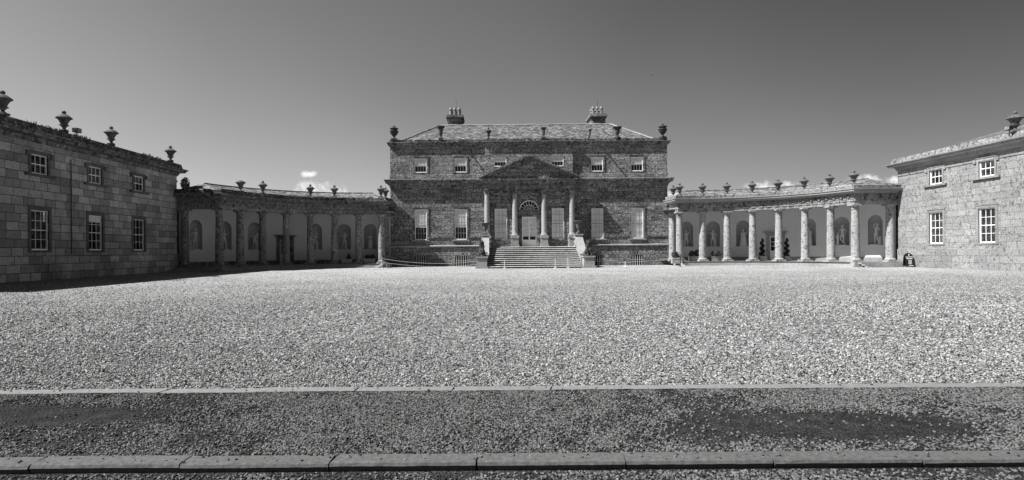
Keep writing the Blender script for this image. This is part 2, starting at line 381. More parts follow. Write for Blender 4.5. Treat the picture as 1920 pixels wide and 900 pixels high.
def pebbles(name, pts, size, mat, label, flat=.78):
    """stones as points, each point instanced with its own turn and size by geometry nodes"""
    me = bpy.data.meshes.new(name); me.vertices.add(len(pts)); me.vertices.foreach_set('co', pts.astype(np.float32).ravel())
    ob = bpy.data.objects.new(name, me); COL.objects.link(ob); me.materials.append(mat)
    gt = bpy.data.node_groups.new(name, 'GeometryNodeTree')
    gt.interface.new_socket('Geometry', in_out='INPUT', socket_type='NodeSocketGeometry'); gt.interface.new_socket('Geometry', in_out='OUTPUT', socket_type='NodeSocketGeometry')
    N = gt.nodes; L = gt.links; gi = N.new('NodeGroupInput'); go = N.new('NodeGroupOutput')
    ico = N.new('GeometryNodeMeshIcoSphere'); ico.inputs['Radius'].default_value = 1; ico.inputs['Subdivisions'].default_value = 2
    nz = N.new('ShaderNodeTexNoise'); nz.inputs['Scale'].default_value = .9; nz.inputs['Detail'].default_value = 1
    sub = N.new('ShaderNodeVectorMath'); sub.operation = 'SUBTRACT'; sub.inputs[1].default_value = (.5, .5, .5); L.new(nz.outputs['Color'], sub.inputs[0])
    scl = N.new('ShaderNodeVectorMath'); scl.operation = 'SCALE'; scl.inputs['Scale'].default_value = 1.9; L.new(sub.outputs[0], scl.inputs[0])
    sp = N.new('GeometryNodeSetPosition'); L.new(ico.outputs[0], sp.inputs['Geometry']); L.new(scl.outputs[0], sp.inputs['Offset'])
    smt = N.new('GeometryNodeSetMaterial'); smt.inputs['Material'].default_value = mat; L.new(sp.outputs[0], smt.inputs[0])
    iop = N.new('GeometryNodeInstanceOnPoints'); L.new(gi.outputs[0], iop.inputs['Points']); L.new(smt.outputs[0], iop.inputs['Instance'])
    rv = N.new('FunctionNodeRandomValue'); rv.data_type = 'FLOAT_VECTOR'; rv.inputs[0].default_value = (-.5, -.5, 0); rv.inputs[1].default_value = (.5, .5, 6.283)
    L.new(rv.outputs[0], iop.inputs['Rotation'])
    rs = N.new('FunctionNodeRandomValue'); rs.data_type = 'FLOAT_VECTOR'; rs.inputs['Seed'].default_value = 5
    rs.inputs[0].default_value = (size*.55, size*.42, size*.28*flat*1.8); rs.inputs[1].default_value = (size*1.35, size*.95, size*.65*flat*1.8)
    L.new(rs.outputs[0], iop.inputs['Scale']); L.new(iop.outputs[0], go.inputs[0])
    md = ob.modifiers.new('scatter', 'NODES'); md.node_group = gt
    return tag(ob, label, 'gravel', kind='stuff')
rs = np.random.RandomState(11)
def field(n, d0, d1, margin, z):
    d = np.sqrt(rs.uniform(d0**2, d1**2, n)); x = rs.uniform(-1, 1, n)*(d*.92+margin)+CX+d*.0
    return np.stack([x, CY+d, np.full(n, z)], 1)
def vnoise(p, s, seed=0):
    r = np.random.RandomState(seed); G = r.rand(64, 64); q = p[:, :2]*s; i = np.floor(q).astype(int); f = q-i; f = f*f*(3-2*f)
    a = G[i[:, 0] % 64, i[:, 1] % 64]; b = G[(i[:, 0]+1) % 64, i[:, 1] % 64]; c = G[i[:, 0] % 64, (i[:, 1]+1) % 64]; d = G[(i[:, 0]+1) % 64, (i[:, 1]+1) % 64]
    return (a*(1-f[:, 0])+b*f[:, 0])*(1-f[:, 1])+(c*(1-f[:, 0])+d*f[:, 0])*f[:, 1]
N1 = 520000
pn = field(N1, 6.375, 36, 1.5, .0)
pd = pn[:, 1]-CY; keep = rs.rand(N1) < np.clip((36-pd)/24, 0, 1)**1.3*np.clip(.6+(vnoise(pn, .5, 9)-.5)*.8+(14-pd)/14, .2, 1); pn = pn[keep]; pd = pd[keep]
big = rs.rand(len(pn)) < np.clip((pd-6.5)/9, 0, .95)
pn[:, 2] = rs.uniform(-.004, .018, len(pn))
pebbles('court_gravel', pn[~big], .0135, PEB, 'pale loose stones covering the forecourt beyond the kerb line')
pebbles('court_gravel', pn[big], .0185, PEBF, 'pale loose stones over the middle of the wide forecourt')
x_ = field(70000, 6.375, 9.5, 1.2, .0); x_[:, 2] = rs.uniform(-.004, .008, len(x_))
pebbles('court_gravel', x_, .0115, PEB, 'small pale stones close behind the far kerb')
pp = field(130000, 4.27, 6.18, 1.2, -.002)
def patch(p, cx, cy, a, b): return np.sqrt(((p[:, 0]-cx)/a)**2+((p[:, 1]-cy)/b)**2)
bare = np.minimum(patch(pp, -8.6, D(5.35), 1.9, .42), patch(pp, -.9, D(4.9), 1.3, .45))
dens = np.clip((bare-.75)*1.4, .015, 1)*np.clip((vnoise(pp, 1.3, 3)*.6+vnoise(pp, 4, 4)*.6-.22)*1.6, .12, 1)
pp = pp[rs.rand(len(pp)) < dens]
pp[:, 2] += rs.uniform(-.004, .004, len(pp))
pebbles('path_gravel', pp, .0115, PEBD, 'grey loose stones strewn over the grit path between both kerbs')
pr = field(26000, 3.2, 4.06, 1.2, -.058); pr = pr[rs.rand(len(pr)) < np.clip((vnoise(pr, 2.2, 6)*.7+vnoise(pr, 6, 7)*.5-.25)*1.3, .15, 1)]
pebbles('road_gravel', pr, .0125, PEBD, 'grey loose stones on the sunken road in front of the kerb')
pk = np.concatenate([np.stack([rs.uniform(-12, 8, 260), rs.uniform(NK0+.03, NK1+.01, 260), np.full(260, .006)], 1), np.stack([rs.uniform(-14, 10, 90), rs.uniform(FK0, FK1, 90), np.full(90, .01)], 1)])
pebbles('kerb_gravel', pk, .012, PEBD, 'few stray stones lying on top of the kerbstones')

# ================================================================== MAIN HOUSE
house = empty('country_house', (0, 0, 0), 'dark granite country house of two main storeys with central pedimented portico and slate roof', 'house')
HW = 13.9; CW = 4.38; CP = .3; BK = 19.0
WX = [6.85, 10.85]
holes = {-1: [], 1: []}
for s in (-1, 1):
    for x in WX:
        a = s*x
        holes[s] += [(a-.60, a+.60, 2.68, 5.72), (a-.60, a+.60, 9.42, 10.85), (a-.60, a+.60, -.25, 1.02)]
w = MB(); w2 = MB()
def split(hs, lo, hi): return [h for h in hs if lo <= h[2] and h[3] <= hi]
for s, (a, b) in ((-1, (-HW, -CW)), (1, (CW, HW))):
    w.wall((0, 0, 0), (1, 0, 0), (0, -1, 0), a, b, -.4, 8.4, split(holes[s], -1, 8)); w2.wall((0, 0, 0), (1, 0, 0), (0, -1, 0), a, b, 8.4, 12.3, split(holes[s], 8, 13))
ch = [(-3.45, -2.25, 2.68, 5.72), (2.25, 3.45, 2.68, 5.72), (-.74, .74, 1.92, 4.92), (-1.06, 1.06, 5.55, 6.64)]
w.wall((0, -CP, 0), (1, 0, 0), (0, -1, 0), -CW, CW, -.4, 8.4, ch)
w2.wall((0, -CP, 0), (1, 0, 0), (0, -1, 0), -CW, CW, 8.4, 12.3, [(-3.45, -2.25, 9.93, 10.87), (2.25, 3.45, 9.93, 10.87)])
for s in (-1, 1):
    for ww, z0, z1 in ((w, -.4, 8.4), (w2, 8.4, 12.3)):
        ww.add([(s*CW, -CP, z0), (s*CW, 0, z0), (s*CW, 0, z1), (s*CW, -CP, z1)], [(0, 1, 2, 3)])
        ww.add([(s*HW, 0, z0), (s*HW, BK, z0), (s*HW, BK, z1), (s*HW, 0, z1)], [(0, 1, 2, 3)])
for ww, z0, z1 in ((w, -.4, 8.4), (w2, 8.4, 12.3)): ww.add([(-HW, BK, z0), (HW, BK, z0), (HW, BK, z1), (-HW, BK, z1)], [(0, 1, 2, 3)])
# spandrels over the fanlight
r = 1.0; N_ = 20
for i in range(N_):
    a0, a1 = math.pi*i/N_, math.pi*(i+1)/N_
    p0 = (r*math.cos(a0), 5.55+r*math.sin(a0)); p1 = (r*math.cos(a1), 5.55+r*math.sin(a1))
    w.add([(p0[0], -CP, p0[1]), (p1[0], -CP, p1[1]), (p1[0], -CP, 6.64), (p0[0], -CP, 6.64)], [(0, 1, 2, 3)])
    w.add([(p0[0], -CP, p0[1]), (p1[0], -CP, p1[1]), (p1[0], 0, p1[1]), (p0[0], 0, p0[1])], [(0, 1, 2, 3)])
for s in (-1, 1): w.add([(s*1.0, -CP, 5.55), (s*1.06, -CP, 5.55), (s*1.06, -CP, 6.64), (s*1.0, -CP, 6.64)], [(0, 1, 2, 3)])
w.build('wall', MAIN, house, fix=False); w2.build('upper_wall', ATTIC, house, fix=False)
path = [(-HW, BK), (-HW, 0), (-CW, 0), (-CW, -CP), (CW, -CP), (CW, 0), (HW, 0), (HW, BK)]
def band(name, prof, mat, path=path, side=1, parent=house):
    mb = MB(); mb.sweep(path, prof, side); return mb.build(name, mat, parent)
segs = [[(-HW, BK), (-HW, 0), (-CW, 0)], [(CW, 0), (HW, 0), (HW, BK)]]
for sg in segs:   # broken by the portico
    band('plinth_course', [(-.02, 1.95), (.10, 1.95), (.13, 2.0), (.13, 2.07), (.05, 2.13), (-.02, 2.14)], PALE, sg)
    band('cornice', [(-.05, 7.93), (.05, 7.93), (.07, 8.02), (.10, 8.16), (.28, 8.30), (.44, 8.36), (.46, 8.50), (.55, 8.62), (.55, 8.70), (-.05, 8.84)], TRIM, sg)
band('blocking_course', [(-.05, 8.84), (.07, 8.84), (.07, 9.20), (.02, 9.25), (-.05, 9.25)], ATTIC)
for a, b in ((-HW, -11.62), (-10.08, -7.62), (-6.08, -CW), (CW, 6.08), (7.62, 10.08), (11.62, HW)):
    mb = MB(); mb.box(a, b, -.07, .02, 2.86, 2.98); mb.box(a, b, -.04, .02, 2.80, 2.86); mb.build('string_course', TRIM, house)
band('parapet_cornice', [(-.05, 12.02), (.04, 12.02), (.06, 12.10), (.20, 12.18), (.24, 12.30), (.24, 12.36), (.30, 12.40), (.30, 12.46), (-.05, 12.52)], TRIM)
band('parapet', [(-.45, 12.3), (-.45, 12.72), (.04, 12.72), (.04, 12.48), (-.2, 12.4)], MOSS)
# roof
rf = MB(); e = .45; zr0, zr1 = 12.45, 15.35; rx, ry0, ry1 = 9.4, 5.6, 13.2
rf.add([(-HW+e, e, zr0), (HW-e, e, zr0), (HW-e, BK-e, zr0), (-HW+e, BK-e, zr0), (-rx, ry0, zr1), (rx, ry0, zr1), (rx, ry1, zr1), (-rx, ry1, zr1)],
       [(0, 1, 5, 4), (1, 2, 6, 5), (2, 3, 7, 6), (3, 0, 4, 7), (4, 5, 6, 7)])
roof = rf.build('roof', SLATE, house)
rt = MB()
for a, b in (((-rx, ry0, zr1+.02), (rx, ry0, zr1+.02)), ((-HW+e, e, zr0+.03), (-rx, ry0, zr1+.02)), ((HW-e, e, zr0+.03), (rx, ry0, zr1+.02))):
    A, B = Vector(a), Vector(b); pts = [A+(B-A)*i/24+Vector((0, 0, random.uniform(-.03, .03))) for i in range(25)]
    rt.tube(pts, .11, 6)
rt.build('ridge_tiles', PALE, roof)
def chimney(x):
    mb = MB(); y0, y1 = 6.2, 8.6; h = .78
    mb.box(x-h, x+h, y0, y1, 14.2, 16.15)
    for k, (o, a, b) in enumerate(((.05, 16.15, 16.25), (.12, 16.25, 16.38), (.20, 16.38, 16.56), (.1, 16.56, 16.68))): mb.box(x-h-o, x+h+o, y0-o, y1+o, a, b)
    c = mb.build('chimney', MAIN, house)
    for i in range(3):
        for yy in (6.8, 7.9):
            q = MB(); q.lathe([(.19, 0), (.17, .15), (.155, .62), (.21, .66), (.21, .76), (.17, .80), (.12, .95)], (x-.48+.46*i, yy, 16.68), 12); q.build('chimney_pot', POT, c, True)
    q = MB(); q.tube([(x+.1, 7.2, 16.6), (x+.1, 7.2, 18.6)], .018, 5); q.build('aerial', IRON, c)
chimney(-7.75); chimney(8.2)
# windows of the front
for s in (-1, 1):
    for i, x in enumerate(WX):
        a = s*x
        bl, bm_ = (.60, BLINDG) if s < 0 else (.985, BLINDG)
        window(house, (0, 0, 0), (1, 0, 0), (0, -1, 0), a-.60, a+.60, 2.68, 5.72, 4 if s < 0 else 3, 5, bl, bm_, TRIM, .17, .06, True, .26, sillmat=PALE, bw=.009, barmat=BARH if s < 0 else None)
        window(house, (0, 0, 0), (1, 0, 0), (0, -1, 0), a-.60, a+.60, 9.42, 10.85, 4, 2, .58, BLIND, TRIM, .17, .06, bw=.009, barmat=BARH)
        # barred basement window
        q = MB(); q.box(a-.60, a+.60, .20, .22, -.25, 1.02); bw = q.build('basement_window', DARK, house)
        q = MB()
        for k in range(5): q.box(a-.45+k*.225-.022, a-.45+k*.225+.022, .02, .06, -.25, 1.02)
        q.box(a-.6, a+.6, .03, .05, .55, .58); q.build('iron_bars', BARS, bw)
for a in (-2.85, 2.85):
    window(house, (0, -CP, 0), (1, 0, 0), (0, -1, 0), a-.60, a+.60, 2.68, 5.72, 3, 5, .985, BLINDG, TRIM, .12, .05, True, .2, bw=.011)
    window(house, (0, -CP, 0), (1, 0, 0), (0, -1, 0), a-.60, a+.60, 9.93, 10.87, 4, 2, .55, BLIND, PALE, .04, .02, bw=.009, barmat=BARH)
# door
q = MB(); q.box(-.74, .74, -.12, -.04, 1.92, 2.62); q.box(-.74, .74, -.12, -.04, 4.82, 4.92)
for x in (-.74, -.07, .62): q.box(x, x+.12, -.121, -.039, 1.92, 4.92) if x != -.07 else q.box(-.06, .06, -.124, -.039, 1.92, 4.92)
for s in (-1, 1):
    for z in (3.0, 3.47, 3.94, 4.4): q.box(min(s*.06, s*.62), max(s*.06, s*.62), -.115, -.05, z-.02, z+.02)
    q.box(min(s*.14, s*.54), max(s*.14, s*.54), -.135, -.11, 2.08, 2.5)
dr = q.build('front_door', WHITE, house)
q = MB(); q.add([(-.65, -.08, 2.62), (.65, -.08, 2.62), (.65, -.08, 4.82), (-.65, -.08, 4.82)], [(0, 1, 2, 3)]); q.build('door_glass', GLASS, dr)
q = MB(); q.box(-.65, .65, -.04, -.03, 2.95, 4.85); q.build('door_curtain', BLINDG, dr)
q = MB(); q.box(-.9, .9, .3, .32, 1.9, 5.0); q.build('dark_room', DARK, dr)
q = MB()
for s in (-1, 1): q.box(min(s*.76, s*1.04), max(s*.76, s*1.04), -CP-.09, -CP+.02, 1.92, 5.1); q.box(min(s*.80, s*1.0), max(s*.80, s*1.0), -CP-.12, -CP-.088, 2.1, 4.7)
q.box(-1.04, 1.04, -CP-.10, -CP+.02, 5.1, 5.36); q.box(-1.12, 1.12, -CP-.2, -CP+.02, 5.36, 5.47); q.box(-.12, .12, -CP-.16, -CP-.09, 5.12, 5.33)
q.build('door_surround', TRIM, dr)
q = MB(); R0 = .97
for (ra, rb) in ((.90, .985), (.50, .535), (.14, .17)):
    n = 28
    for i in range(n):
        a0, a1 = math.pi*i/n, math.pi*(i+1)/n
        vs = [(rr*math.cos(a), y, 5.58+rr*math.sin(a)) for y in (-.2, -.14) for (rr, a) in ((ra, a0), (rb, a0), (rb, a1), (ra, a1))]
        q.add(vs, [(0, 1, 2, 3), (4, 7, 6, 5), (0, 4, 5, 1), (1, 5, 6, 2), (2, 6, 7, 3), (3, 7, 4, 0)])
for i in range(1, 8):
    a = math.pi*i/8; q.tube([(.16*math.cos(a), -.17, 5.58+.16*math.sin(a)), (.92*math.cos(a), -.17, 5.58+.92*math.sin(a))], .017, 5)
q.box(-.98, .98, -.21, -.13, 5.55, 5.61); fl = q.build('fanlight', WHITE, house)
q = MB(); n = 28; q.add([(0, -.165, 5.56)]+[(.97*math.cos(math.pi*i/n), -.165, 5.56+.97*math.sin(math.pi*i/n)) for i in range(n+1)], [(0, i+1, i+2) for i in range(n)]); q.build('pane', GLASS, fl, fix=False)
q = MB(); q.box(-1.2, 1.2, .2, .22, 5.4, 6.8); q.build('dark_room', DARK, fl)
# portico: pedestals, engaged columns, swags, entablature, pediment
PX = [-4.22, -1.45, 1.45, 4.22]; PY = -.62
shaft = lambda r0, r1, z0, z1: [(r0*(1-(t**1.8)*(1-r1/r0)), z0+(z1-z0)*t) for t in [i/10 for i in range(11)]]
for x in PX:
    q = MB(); q.box(x-.40, x+.40, PY-.42, -CP+.01, 1.9, 2.16); q.box(x-.34, x+.34, PY-.36, -CP+.01, 2.16, 2.78); q.box(x-.40, x+.40, PY-.42, -CP+.01, 2.78, 2.95)
    q.build('column_pedestal', STEP, house)
    q = MB(); q.box(x-.36, x+.36, PY-.36, PY+.32, 2.95, 3.05); q.lathe([(.35, 0), (.37, .06), (.33, .12), (.29, .16), (.31, .2), (.275, .25)], (x, PY, 3.05), 24)
    q.lathe(shaft(.27, .225, 3.3, 7.12), (x, PY, 0), 24); c = q.build('column', PORT, house, True)
    q = MB(); q.lathe([(.235, 0), (.27, .04), (.25, .1), (.30, .22), (.28, .26), (.34, .40), (.32, .44)], (x, PY, 7.12), 16, lambda a: 1+.09*math.cos(8*a)); q.box(x-.37, x+.37, PY-.37, PY+.32, 7.56, 7.66)
    q.build('capital', TRIM, c)
for x0, x1 in ((PX[0], PX[1]), (PX[1], PX[2]), (PX[2], PX[3])):
    q = MB(); L = (x1-x0-.9)/2
    for k in range(2):
        A = x0+.45+k*L; pts = [(A+L*i/8, -CP-.06, 7.48-.26*math.sin(math.pi*i/8)) for i in range(9)]
        q.tube(pts, .075, 7); q.ell((A, -CP-.08, 7.46), .1, .08, .12, 8, 6)
    q.ell((x1-.45, -CP-.08, 7.46), .1, .08, .12, 8, 6); q.box(x0+.4, x1-.4, -CP-.03, -CP+.01, 7.14, 7.2)
    q.build('swag', COLDK, house)
pth = [(-4.58, -.02), (-4.58, -.96), (4.58, -.96), (4.58, -.02)]
pf = [(-.6, 7.66), (.0, 7.66), (.0, 7.80), (.02, 7.81), (.02, 7.93), (.05, 7.96), (-.02, 7.98), (-.02, 8.22), (.05, 8.26), (.12, 8.34), (.26, 8.38), (.28, 8.50), (.34, 8.56), (.34, 8.60), (-.6, 8.66)]
band('entablature', pf, TRIM, pth)
q = MB()
for i in range(int(9.2/.22)): q.box(-4.6+.22*i, -4.48+.22*i, -1.14, -.97, 8.265, 8.335)
q.box(-4.62, 4.62, -1.0, -.955, 8.262, 8.338); q.build('dentils', TRIM, house)
q = MB(); q.add([(-4.6, -.88, 8.66), (4.6, -.88, 8.66), (0, -.88, 10.62), (-4.6, -CP+.02, 8.66), (4.6, -CP+.02, 8.66), (0, -CP+.02, 10.62)], [(0, 1, 2), (3, 5, 4), (0, 2, 5, 3), (1, 4, 5, 2)])
pe = q.build('pediment', MAIN, house)
q = MB()
for s in (-1, 1):   # raking cornice
    A = Vector((s*4.98, 0, 8.60)); B = Vector((0, 0, 10.72)); d = (B-A); nz = Vector((-d.z*s, 0, abs(d.x))).normalized()
    nz = Vector((d.z*-1 if s < 0 else d.z, 0, 0)); up = Vector((0, 0, 1))
    for (y0, y1, h0, h1) in ((-1.32, -CP, .12, .24), (-1.24, -CP, .02, .12), (-1.04, -CP, -.12, .02)):
        vs = [(p.x, y, p.z+h) for p in (A, B) for y in (y0, y1) for h in (h0, h1)]
        q.add(vs, [(0, 1, 3, 2), (4, 6, 7, 5), (0, 4, 5, 1), (2, 3, 7, 6), (1, 5, 7, 3), (0, 2, 6, 4)])
    for k in range(26):
        p = A+d*(k+.5)/26; q.box(p.x-.1, p.x+.1, -1.30+random.uniform(-.02, 0), -.6, p.z+.24, p.z+.27+random.uniform(0, .05))
q.build('raking_cornice', TRIM, pe)
for x in (-6.85, 6.85):      # lead spouts below the parapet
    q = MB(); q.tube([(x, -.1, 12.56), (x, -.95, 12.48)], .07, 8); q.box(x-.14, x+.14, -.38, -.2, 12.44, 12.74); q.build('water_spout', LEAD, house)

# ------------------------------------------------------------------ entrance steps
stp = empty('entrance_steps', (0, -5, 0), 'broad flight of worn stone steps between lion pedestals rising to the portico', 'steps')
NS = 11; rise = 1.9/NS; Y0, Y1 = -7.75, -3.85
q = MB(); q2 = MB()
for i in range(NS):
    y = Y0+(Y1-Y0)*i/(NS-1); yb = -.28 if i == NS-1 else Y0+(Y1-Y0)*(i+1)/(NS-1)+.02; zt = rise*(i+1)
    pr = [(y-.05, zt-.065), (y-.055, zt-.04), (y-.03, zt-.012), (y+.02, zt), (yb, zt), (yb, zt-.065)]; nseg = 12; vs = []
    for k in range(nseg+1):
        dz, dy = random.uniform(-.006, .006), random.uniform(-.012, .012)
        vs += [(-4.1+8.2*k/nseg, yy+(dy if yy < y+.03 else 0), zz+dz) for yy, zz in pr]
    m = len(pr); q.add(vs, [(k*m+a, (k+1)*m+a, (k+1)*m+(a+1) % m, k*m+(a+1) % m) for k in range(nseg) for a in range(m)]+[tuple(range(m)), tuple(nseg*m+a for a in range(m))[::-1]])
    q2.box(-4.1, 4.1, y+.02, Y1+.3, rise*i-.01, zt-.066)
q.build('treads', NOSE, stp); q2.build('risers', BRON, stp)  # pale treads, near-black risers: sun and nosing shade put into colour, besides grime
q = MB(); q.box(-4.72, 4.72, Y1+.2, -.29, -.1, 1.84); q.build('landing', PALE, stp)
for s in (-1, 1):
    q = MB(); xa, xb = (4.1, 4.62) if s > 0 else (-4.62, -4.1)
    prof = [(-3.6, 0), (-3.6, 2.75), (-4.1, 2.72), (-4.9, 2.2), (-6.2, 1.42), (-6.75, 1.15), (-6.95, .95), (-6.95, 0)]
    vs = [(x, y, z) for x in (xa, xb) for (y, z) in prof]; k = len(prof)
    q.add(vs, [tuple(range(k)), tuple(range(k, 2*k))[::-1]]+[(i, (i+1) % k, k+(i+1) % k, k+i) for i in range(k)])
    q.build('parapet_wall', PALE, stp)
    q = MB(); prof2 = [(-3.9, 2.74), (-4.1, 2.72), (-4.9, 2.2), (-6.2, 1.42), (-6.85, 1.12)]
    pts = [(y, z) for y, z in prof2]
    for i in range(len(pts)-1):
        (ya, za), (yb, zb) = pts[i], pts[i+1]
        vs = [(x, y, z+h) for (y, z) in ((ya, za), (yb, zb)) for x in (xa-.08, xb+.08) for h in (.003, .11)]
        q.add(vs, [(0, 1, 3, 2), (4, 6, 7, 5), (0, 4, 5, 1), (2, 3, 7, 6), (1, 5, 7, 3), (0, 2, 6, 4)])
    q.lathe([(.2, 0), (.22, .1), (.2, .2), (.1, .26)], (s*4.36, -6.6, 1.2), 12); q.build('coping', PALE, stp)
    q = MB(); c = s*4.66   # lion pedestal
    q.box(c-.56, c+.56, -7.95, -6.85, 0, .16); q.box(c-.46, c+.46, -7.85, -6.95, .16, .92); q.box(c-.54, c+.54, -7.93, -6.87, .92, 1.04); q.build('lion_pedestal', STEP, stp)
    q = MB(); c = s*4.36   # top pier
    q.box(c-.36, c+.36, -4.2, -3.5, 1.84, 2.02); q.box(c-.29, c+.29, -4.13, -3.57, 2.02, 2.92); q.box(c-.40, c+.40, -4.24, -3.46, 2.92, 3.05); q.build('pier', PALE, stp)
    q = MB(); q.box(c-.16, c+.16, -3.46, -1.1, 2.72, 2.86); q.box(c-.16, c+.16, -3.46, -1.1, 1.86, 1.98); rl = q.build('balustrade', PALE, stp)
    for i in range(6):
        q = MB(); q.lathe([(.09, 0), (.09, .05), (.05, .1), (.095, .28), (.085, .38), (.045, .55), (.05, .64), (.09, .7), (.09, .74)], (c, -3.2+.38*i, 1.98), 10); q.build('baluster', PALE, rl, True)

# ================================================================== COLONNADES
AX, AY, AR = 15.55, -13.0, 11.16; T0, T1 = -.098, 1.308
BX, BY, BR = 15.9, -13.0, 14.15
NT_ = [.02, .205, .405, .61, .815, 1.02, 1.228]
HSH = 29.2
def arc(cx, cy, r, t0, t1, n, s): return [(s*(cx+r*math.sin(t0+(t1-t0)*i/n)), cy+r*math.cos(t0+(t1-t0)*i/n)) for i in range(n+1)]
COLT = [T0+(T1-T0)*i/7 for i in range(8)]
FLOOR = .38
def colonnade(s):
    lab = 'shaded curved stone colonnade joining the dark wing to the left side of the house' if s < 0 else 'sunlit curved stone colonnade joining the pale wing to the right side of the house'
    co = empty('colonnade', (s*20, -3, 0), lab, 'colonnade')
    cm, fz = (COLDK, COLDK) if s < 0 else (COLST, FRZ)  # left colonnade takes a darker stone copy, its shade put into the colour
    E_ = (s*(AX+AR*math.sin(T1)), AY+AR*math.cos(T1)); S_ = (s*(AX+AR*math.sin(T0)), AY+AR*math.cos(T0))
    line = [(s*14.25, -.02)]+arc(AX, AY, AR, T0, T1, 42, s)+[(s*29.75, E_[1])]
    side = 1 if s < 0 else 1
    # travelling from the house outwards: on the right side the court lies to the right of travel (s>0) -> side=+1 ; mirrored on the left
    side = s
    inner = [(-.36, 0)]
    def sw(name, prof, mat, ln=line): mb = MB(); mb.sweep(ln, prof, side); return mb.build(name, mat, co)
    ab = 5.17
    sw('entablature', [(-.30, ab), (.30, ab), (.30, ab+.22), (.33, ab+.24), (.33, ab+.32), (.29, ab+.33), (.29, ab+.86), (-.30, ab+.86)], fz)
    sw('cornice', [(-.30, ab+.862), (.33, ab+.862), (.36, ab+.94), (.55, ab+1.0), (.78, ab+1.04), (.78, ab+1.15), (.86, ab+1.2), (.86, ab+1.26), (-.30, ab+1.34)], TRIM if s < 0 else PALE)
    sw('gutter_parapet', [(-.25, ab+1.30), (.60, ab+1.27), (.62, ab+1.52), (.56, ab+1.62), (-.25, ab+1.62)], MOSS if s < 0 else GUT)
    # triglyphs
    q = MB(); ntg = 46
    for i in range(ntg+1):
        t = T0+(T1-T0)*i/ntg; rr = AR-.29; c = Vector((s*(AX+rr*math.sin(t)), AY+rr*math.cos(t), 0))
        nrm = Vector((-s*math.sin(t), -math.cos(t), 0)); u = Vector((-nrm.y, nrm.x, 0))
        Mx = Matrix(((u.x, nrm.x, 0, c.x), (u.y, nrm.y, 0, c.y), (0, 0, 1, 0), (0, 0, 0, 1)))
        if i % 2 == 0:
            for k in (-.11, 0, .11): q.box(k-.04, k+.04, -.01, .055, ab+.40, ab+.80, Mx)
            q.box(-.17, .17, -.01, .075, ab+.80, ab+.86, Mx); q.box(-.17, .17, .03, .085, ab+.24, ab+.34, Mx)
        else: q.ell((c.x, c.y, ab+.6), .15, .15, .15, 10, 6)
    for i in range(7):
        xx = s*(E_[0]*s+.35+i*.42)
        for k in (-.11, 0, .11): q.box(xx+k-.04, xx+k+.04, E_[1]-.35, E_[1]-.28, ab+.40, ab+.80)
    q.sweep(arc(AX, AY, AR-.29, T0, T1, 46, s)+[(s*29.4, E_[1]-.29)], [(-.04, ab+.36), (.012, ab+.36), (.012, ab+.40), (-.04, ab+.40)], side); q.build('triglyphs', fz, co)
    # columns
    pts = [(s*(AX+AR*math.sin(t)), AY+AR*math.cos(t)) for t in COLT]
    pts = [(s*14.32, -.12)]+pts+[(s*29.2, E_[1])]
    for (x, y) in pts:
        q = MB(); rb, rt_ = .335, .275
        q.box(x-.45, x+.45, y-.45, y+.45, FLOOR, FLOOR+.15)
        q.lathe([(.42, 0), (.44, .05), (.42, .1), (.37, .12), (.345, .17)], (x, y, FLOOR+.15), 26)
        q.lathe(shaft(rb, rt_, FLOOR+.32, ab-.42), (x, y, 0), 26)
        c = q.build('column', cm, co, True)
        q = MB(); q.lathe([(rt_, 0), (rt_+.035, .01), (rt_+.035, .05), (rt_, .06), (rt_, .14), (rt_+.04, .16), (.36, .28), (.38, .30)], (x, y, ab-.42), 26); q.box(x-.42, x+.42, y-.42, y+.42, ab-.12, ab-.001)
        q.build('capital', cm, c, True)
    # floor, plinth steps
    q = MB(); oa = arc(AX, AY, AR-.75, T0, T1, 40, s); ob_ = arc(BX, BY, BR+.1, T0-.12, 1.36, 40, s)
    for i in range(40): q.add([(*oa[i], FLOOR), (*oa[i+1], FLOOR), (*ob_[i+1], FLOOR), (*ob_[i], FLOOR)], [(0, 1, 2, 3)])
    q.add([(*oa[0], FLOOR), (*ob_[0], FLOOR), (s*13.95, -.03, FLOOR), (s*13.95, -2.7, FLOOR)], [(0, 1, 2, 3)])
    q.add([(*oa[-1], FLOOR), (E_[0]+s*.2, E_[1]-.75, FLOOR), (s*29.9, E_[1]-.75, FLOOR), (*ob_[-1], FLOOR)], [(0, 1, 2, 3)])
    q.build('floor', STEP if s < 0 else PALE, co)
    ln2 = [(s*13.95, S_[1]-.30)]+arc(AX, AY, AR, T0+.02, T1, 42, s)+[(s*29.75, E_[1])]
    for k in range(3):
        z1 = FLOOR-k*.14; o_ = .62+.34*k
        sw('plinth_step', [(-.3, z1-.145 if k < 2 else -.2), (o_, z1-.145 if k < 2 else -.2), (o_, z1-.002 if k == 0 else z1), (-.3, z1-.002 if k == 0 else z1)], STEP, ln2)
    # corner steps in front of the frontal opening
    q = MB()
    for k in range(3):
        x0, x1 = sorted((s*(E_[0]*s-.3), s*(E_[0]*s+3.2+.35*k))); z1 = FLOOR-.02-k*.13
        q.box(x0, x1, E_[1]-1.25-.38*k, E_[1]-.8, -.1, z1)
    q.build('corner_steps', STEP, co)
    # back wall with niches and a door
    SP, NB, RW = 4.0-.28, 1.80, .66       # springing height, niche sill, niche half width
    wl = MB(); nm = []; top = 5.45
    P = lambda a, dep, z: (s*(BX+(BR+dep)*math.sin(a/BR)), BY+(BR+dep)*math.cos(a/BR), z)
    cents = [a_*BR for a_ in NT_]; edges = [-.1*BR-.7]+[(NT_[i]+NT_[i+1])/2*BR for i in range(6)]+[1.36*BR]
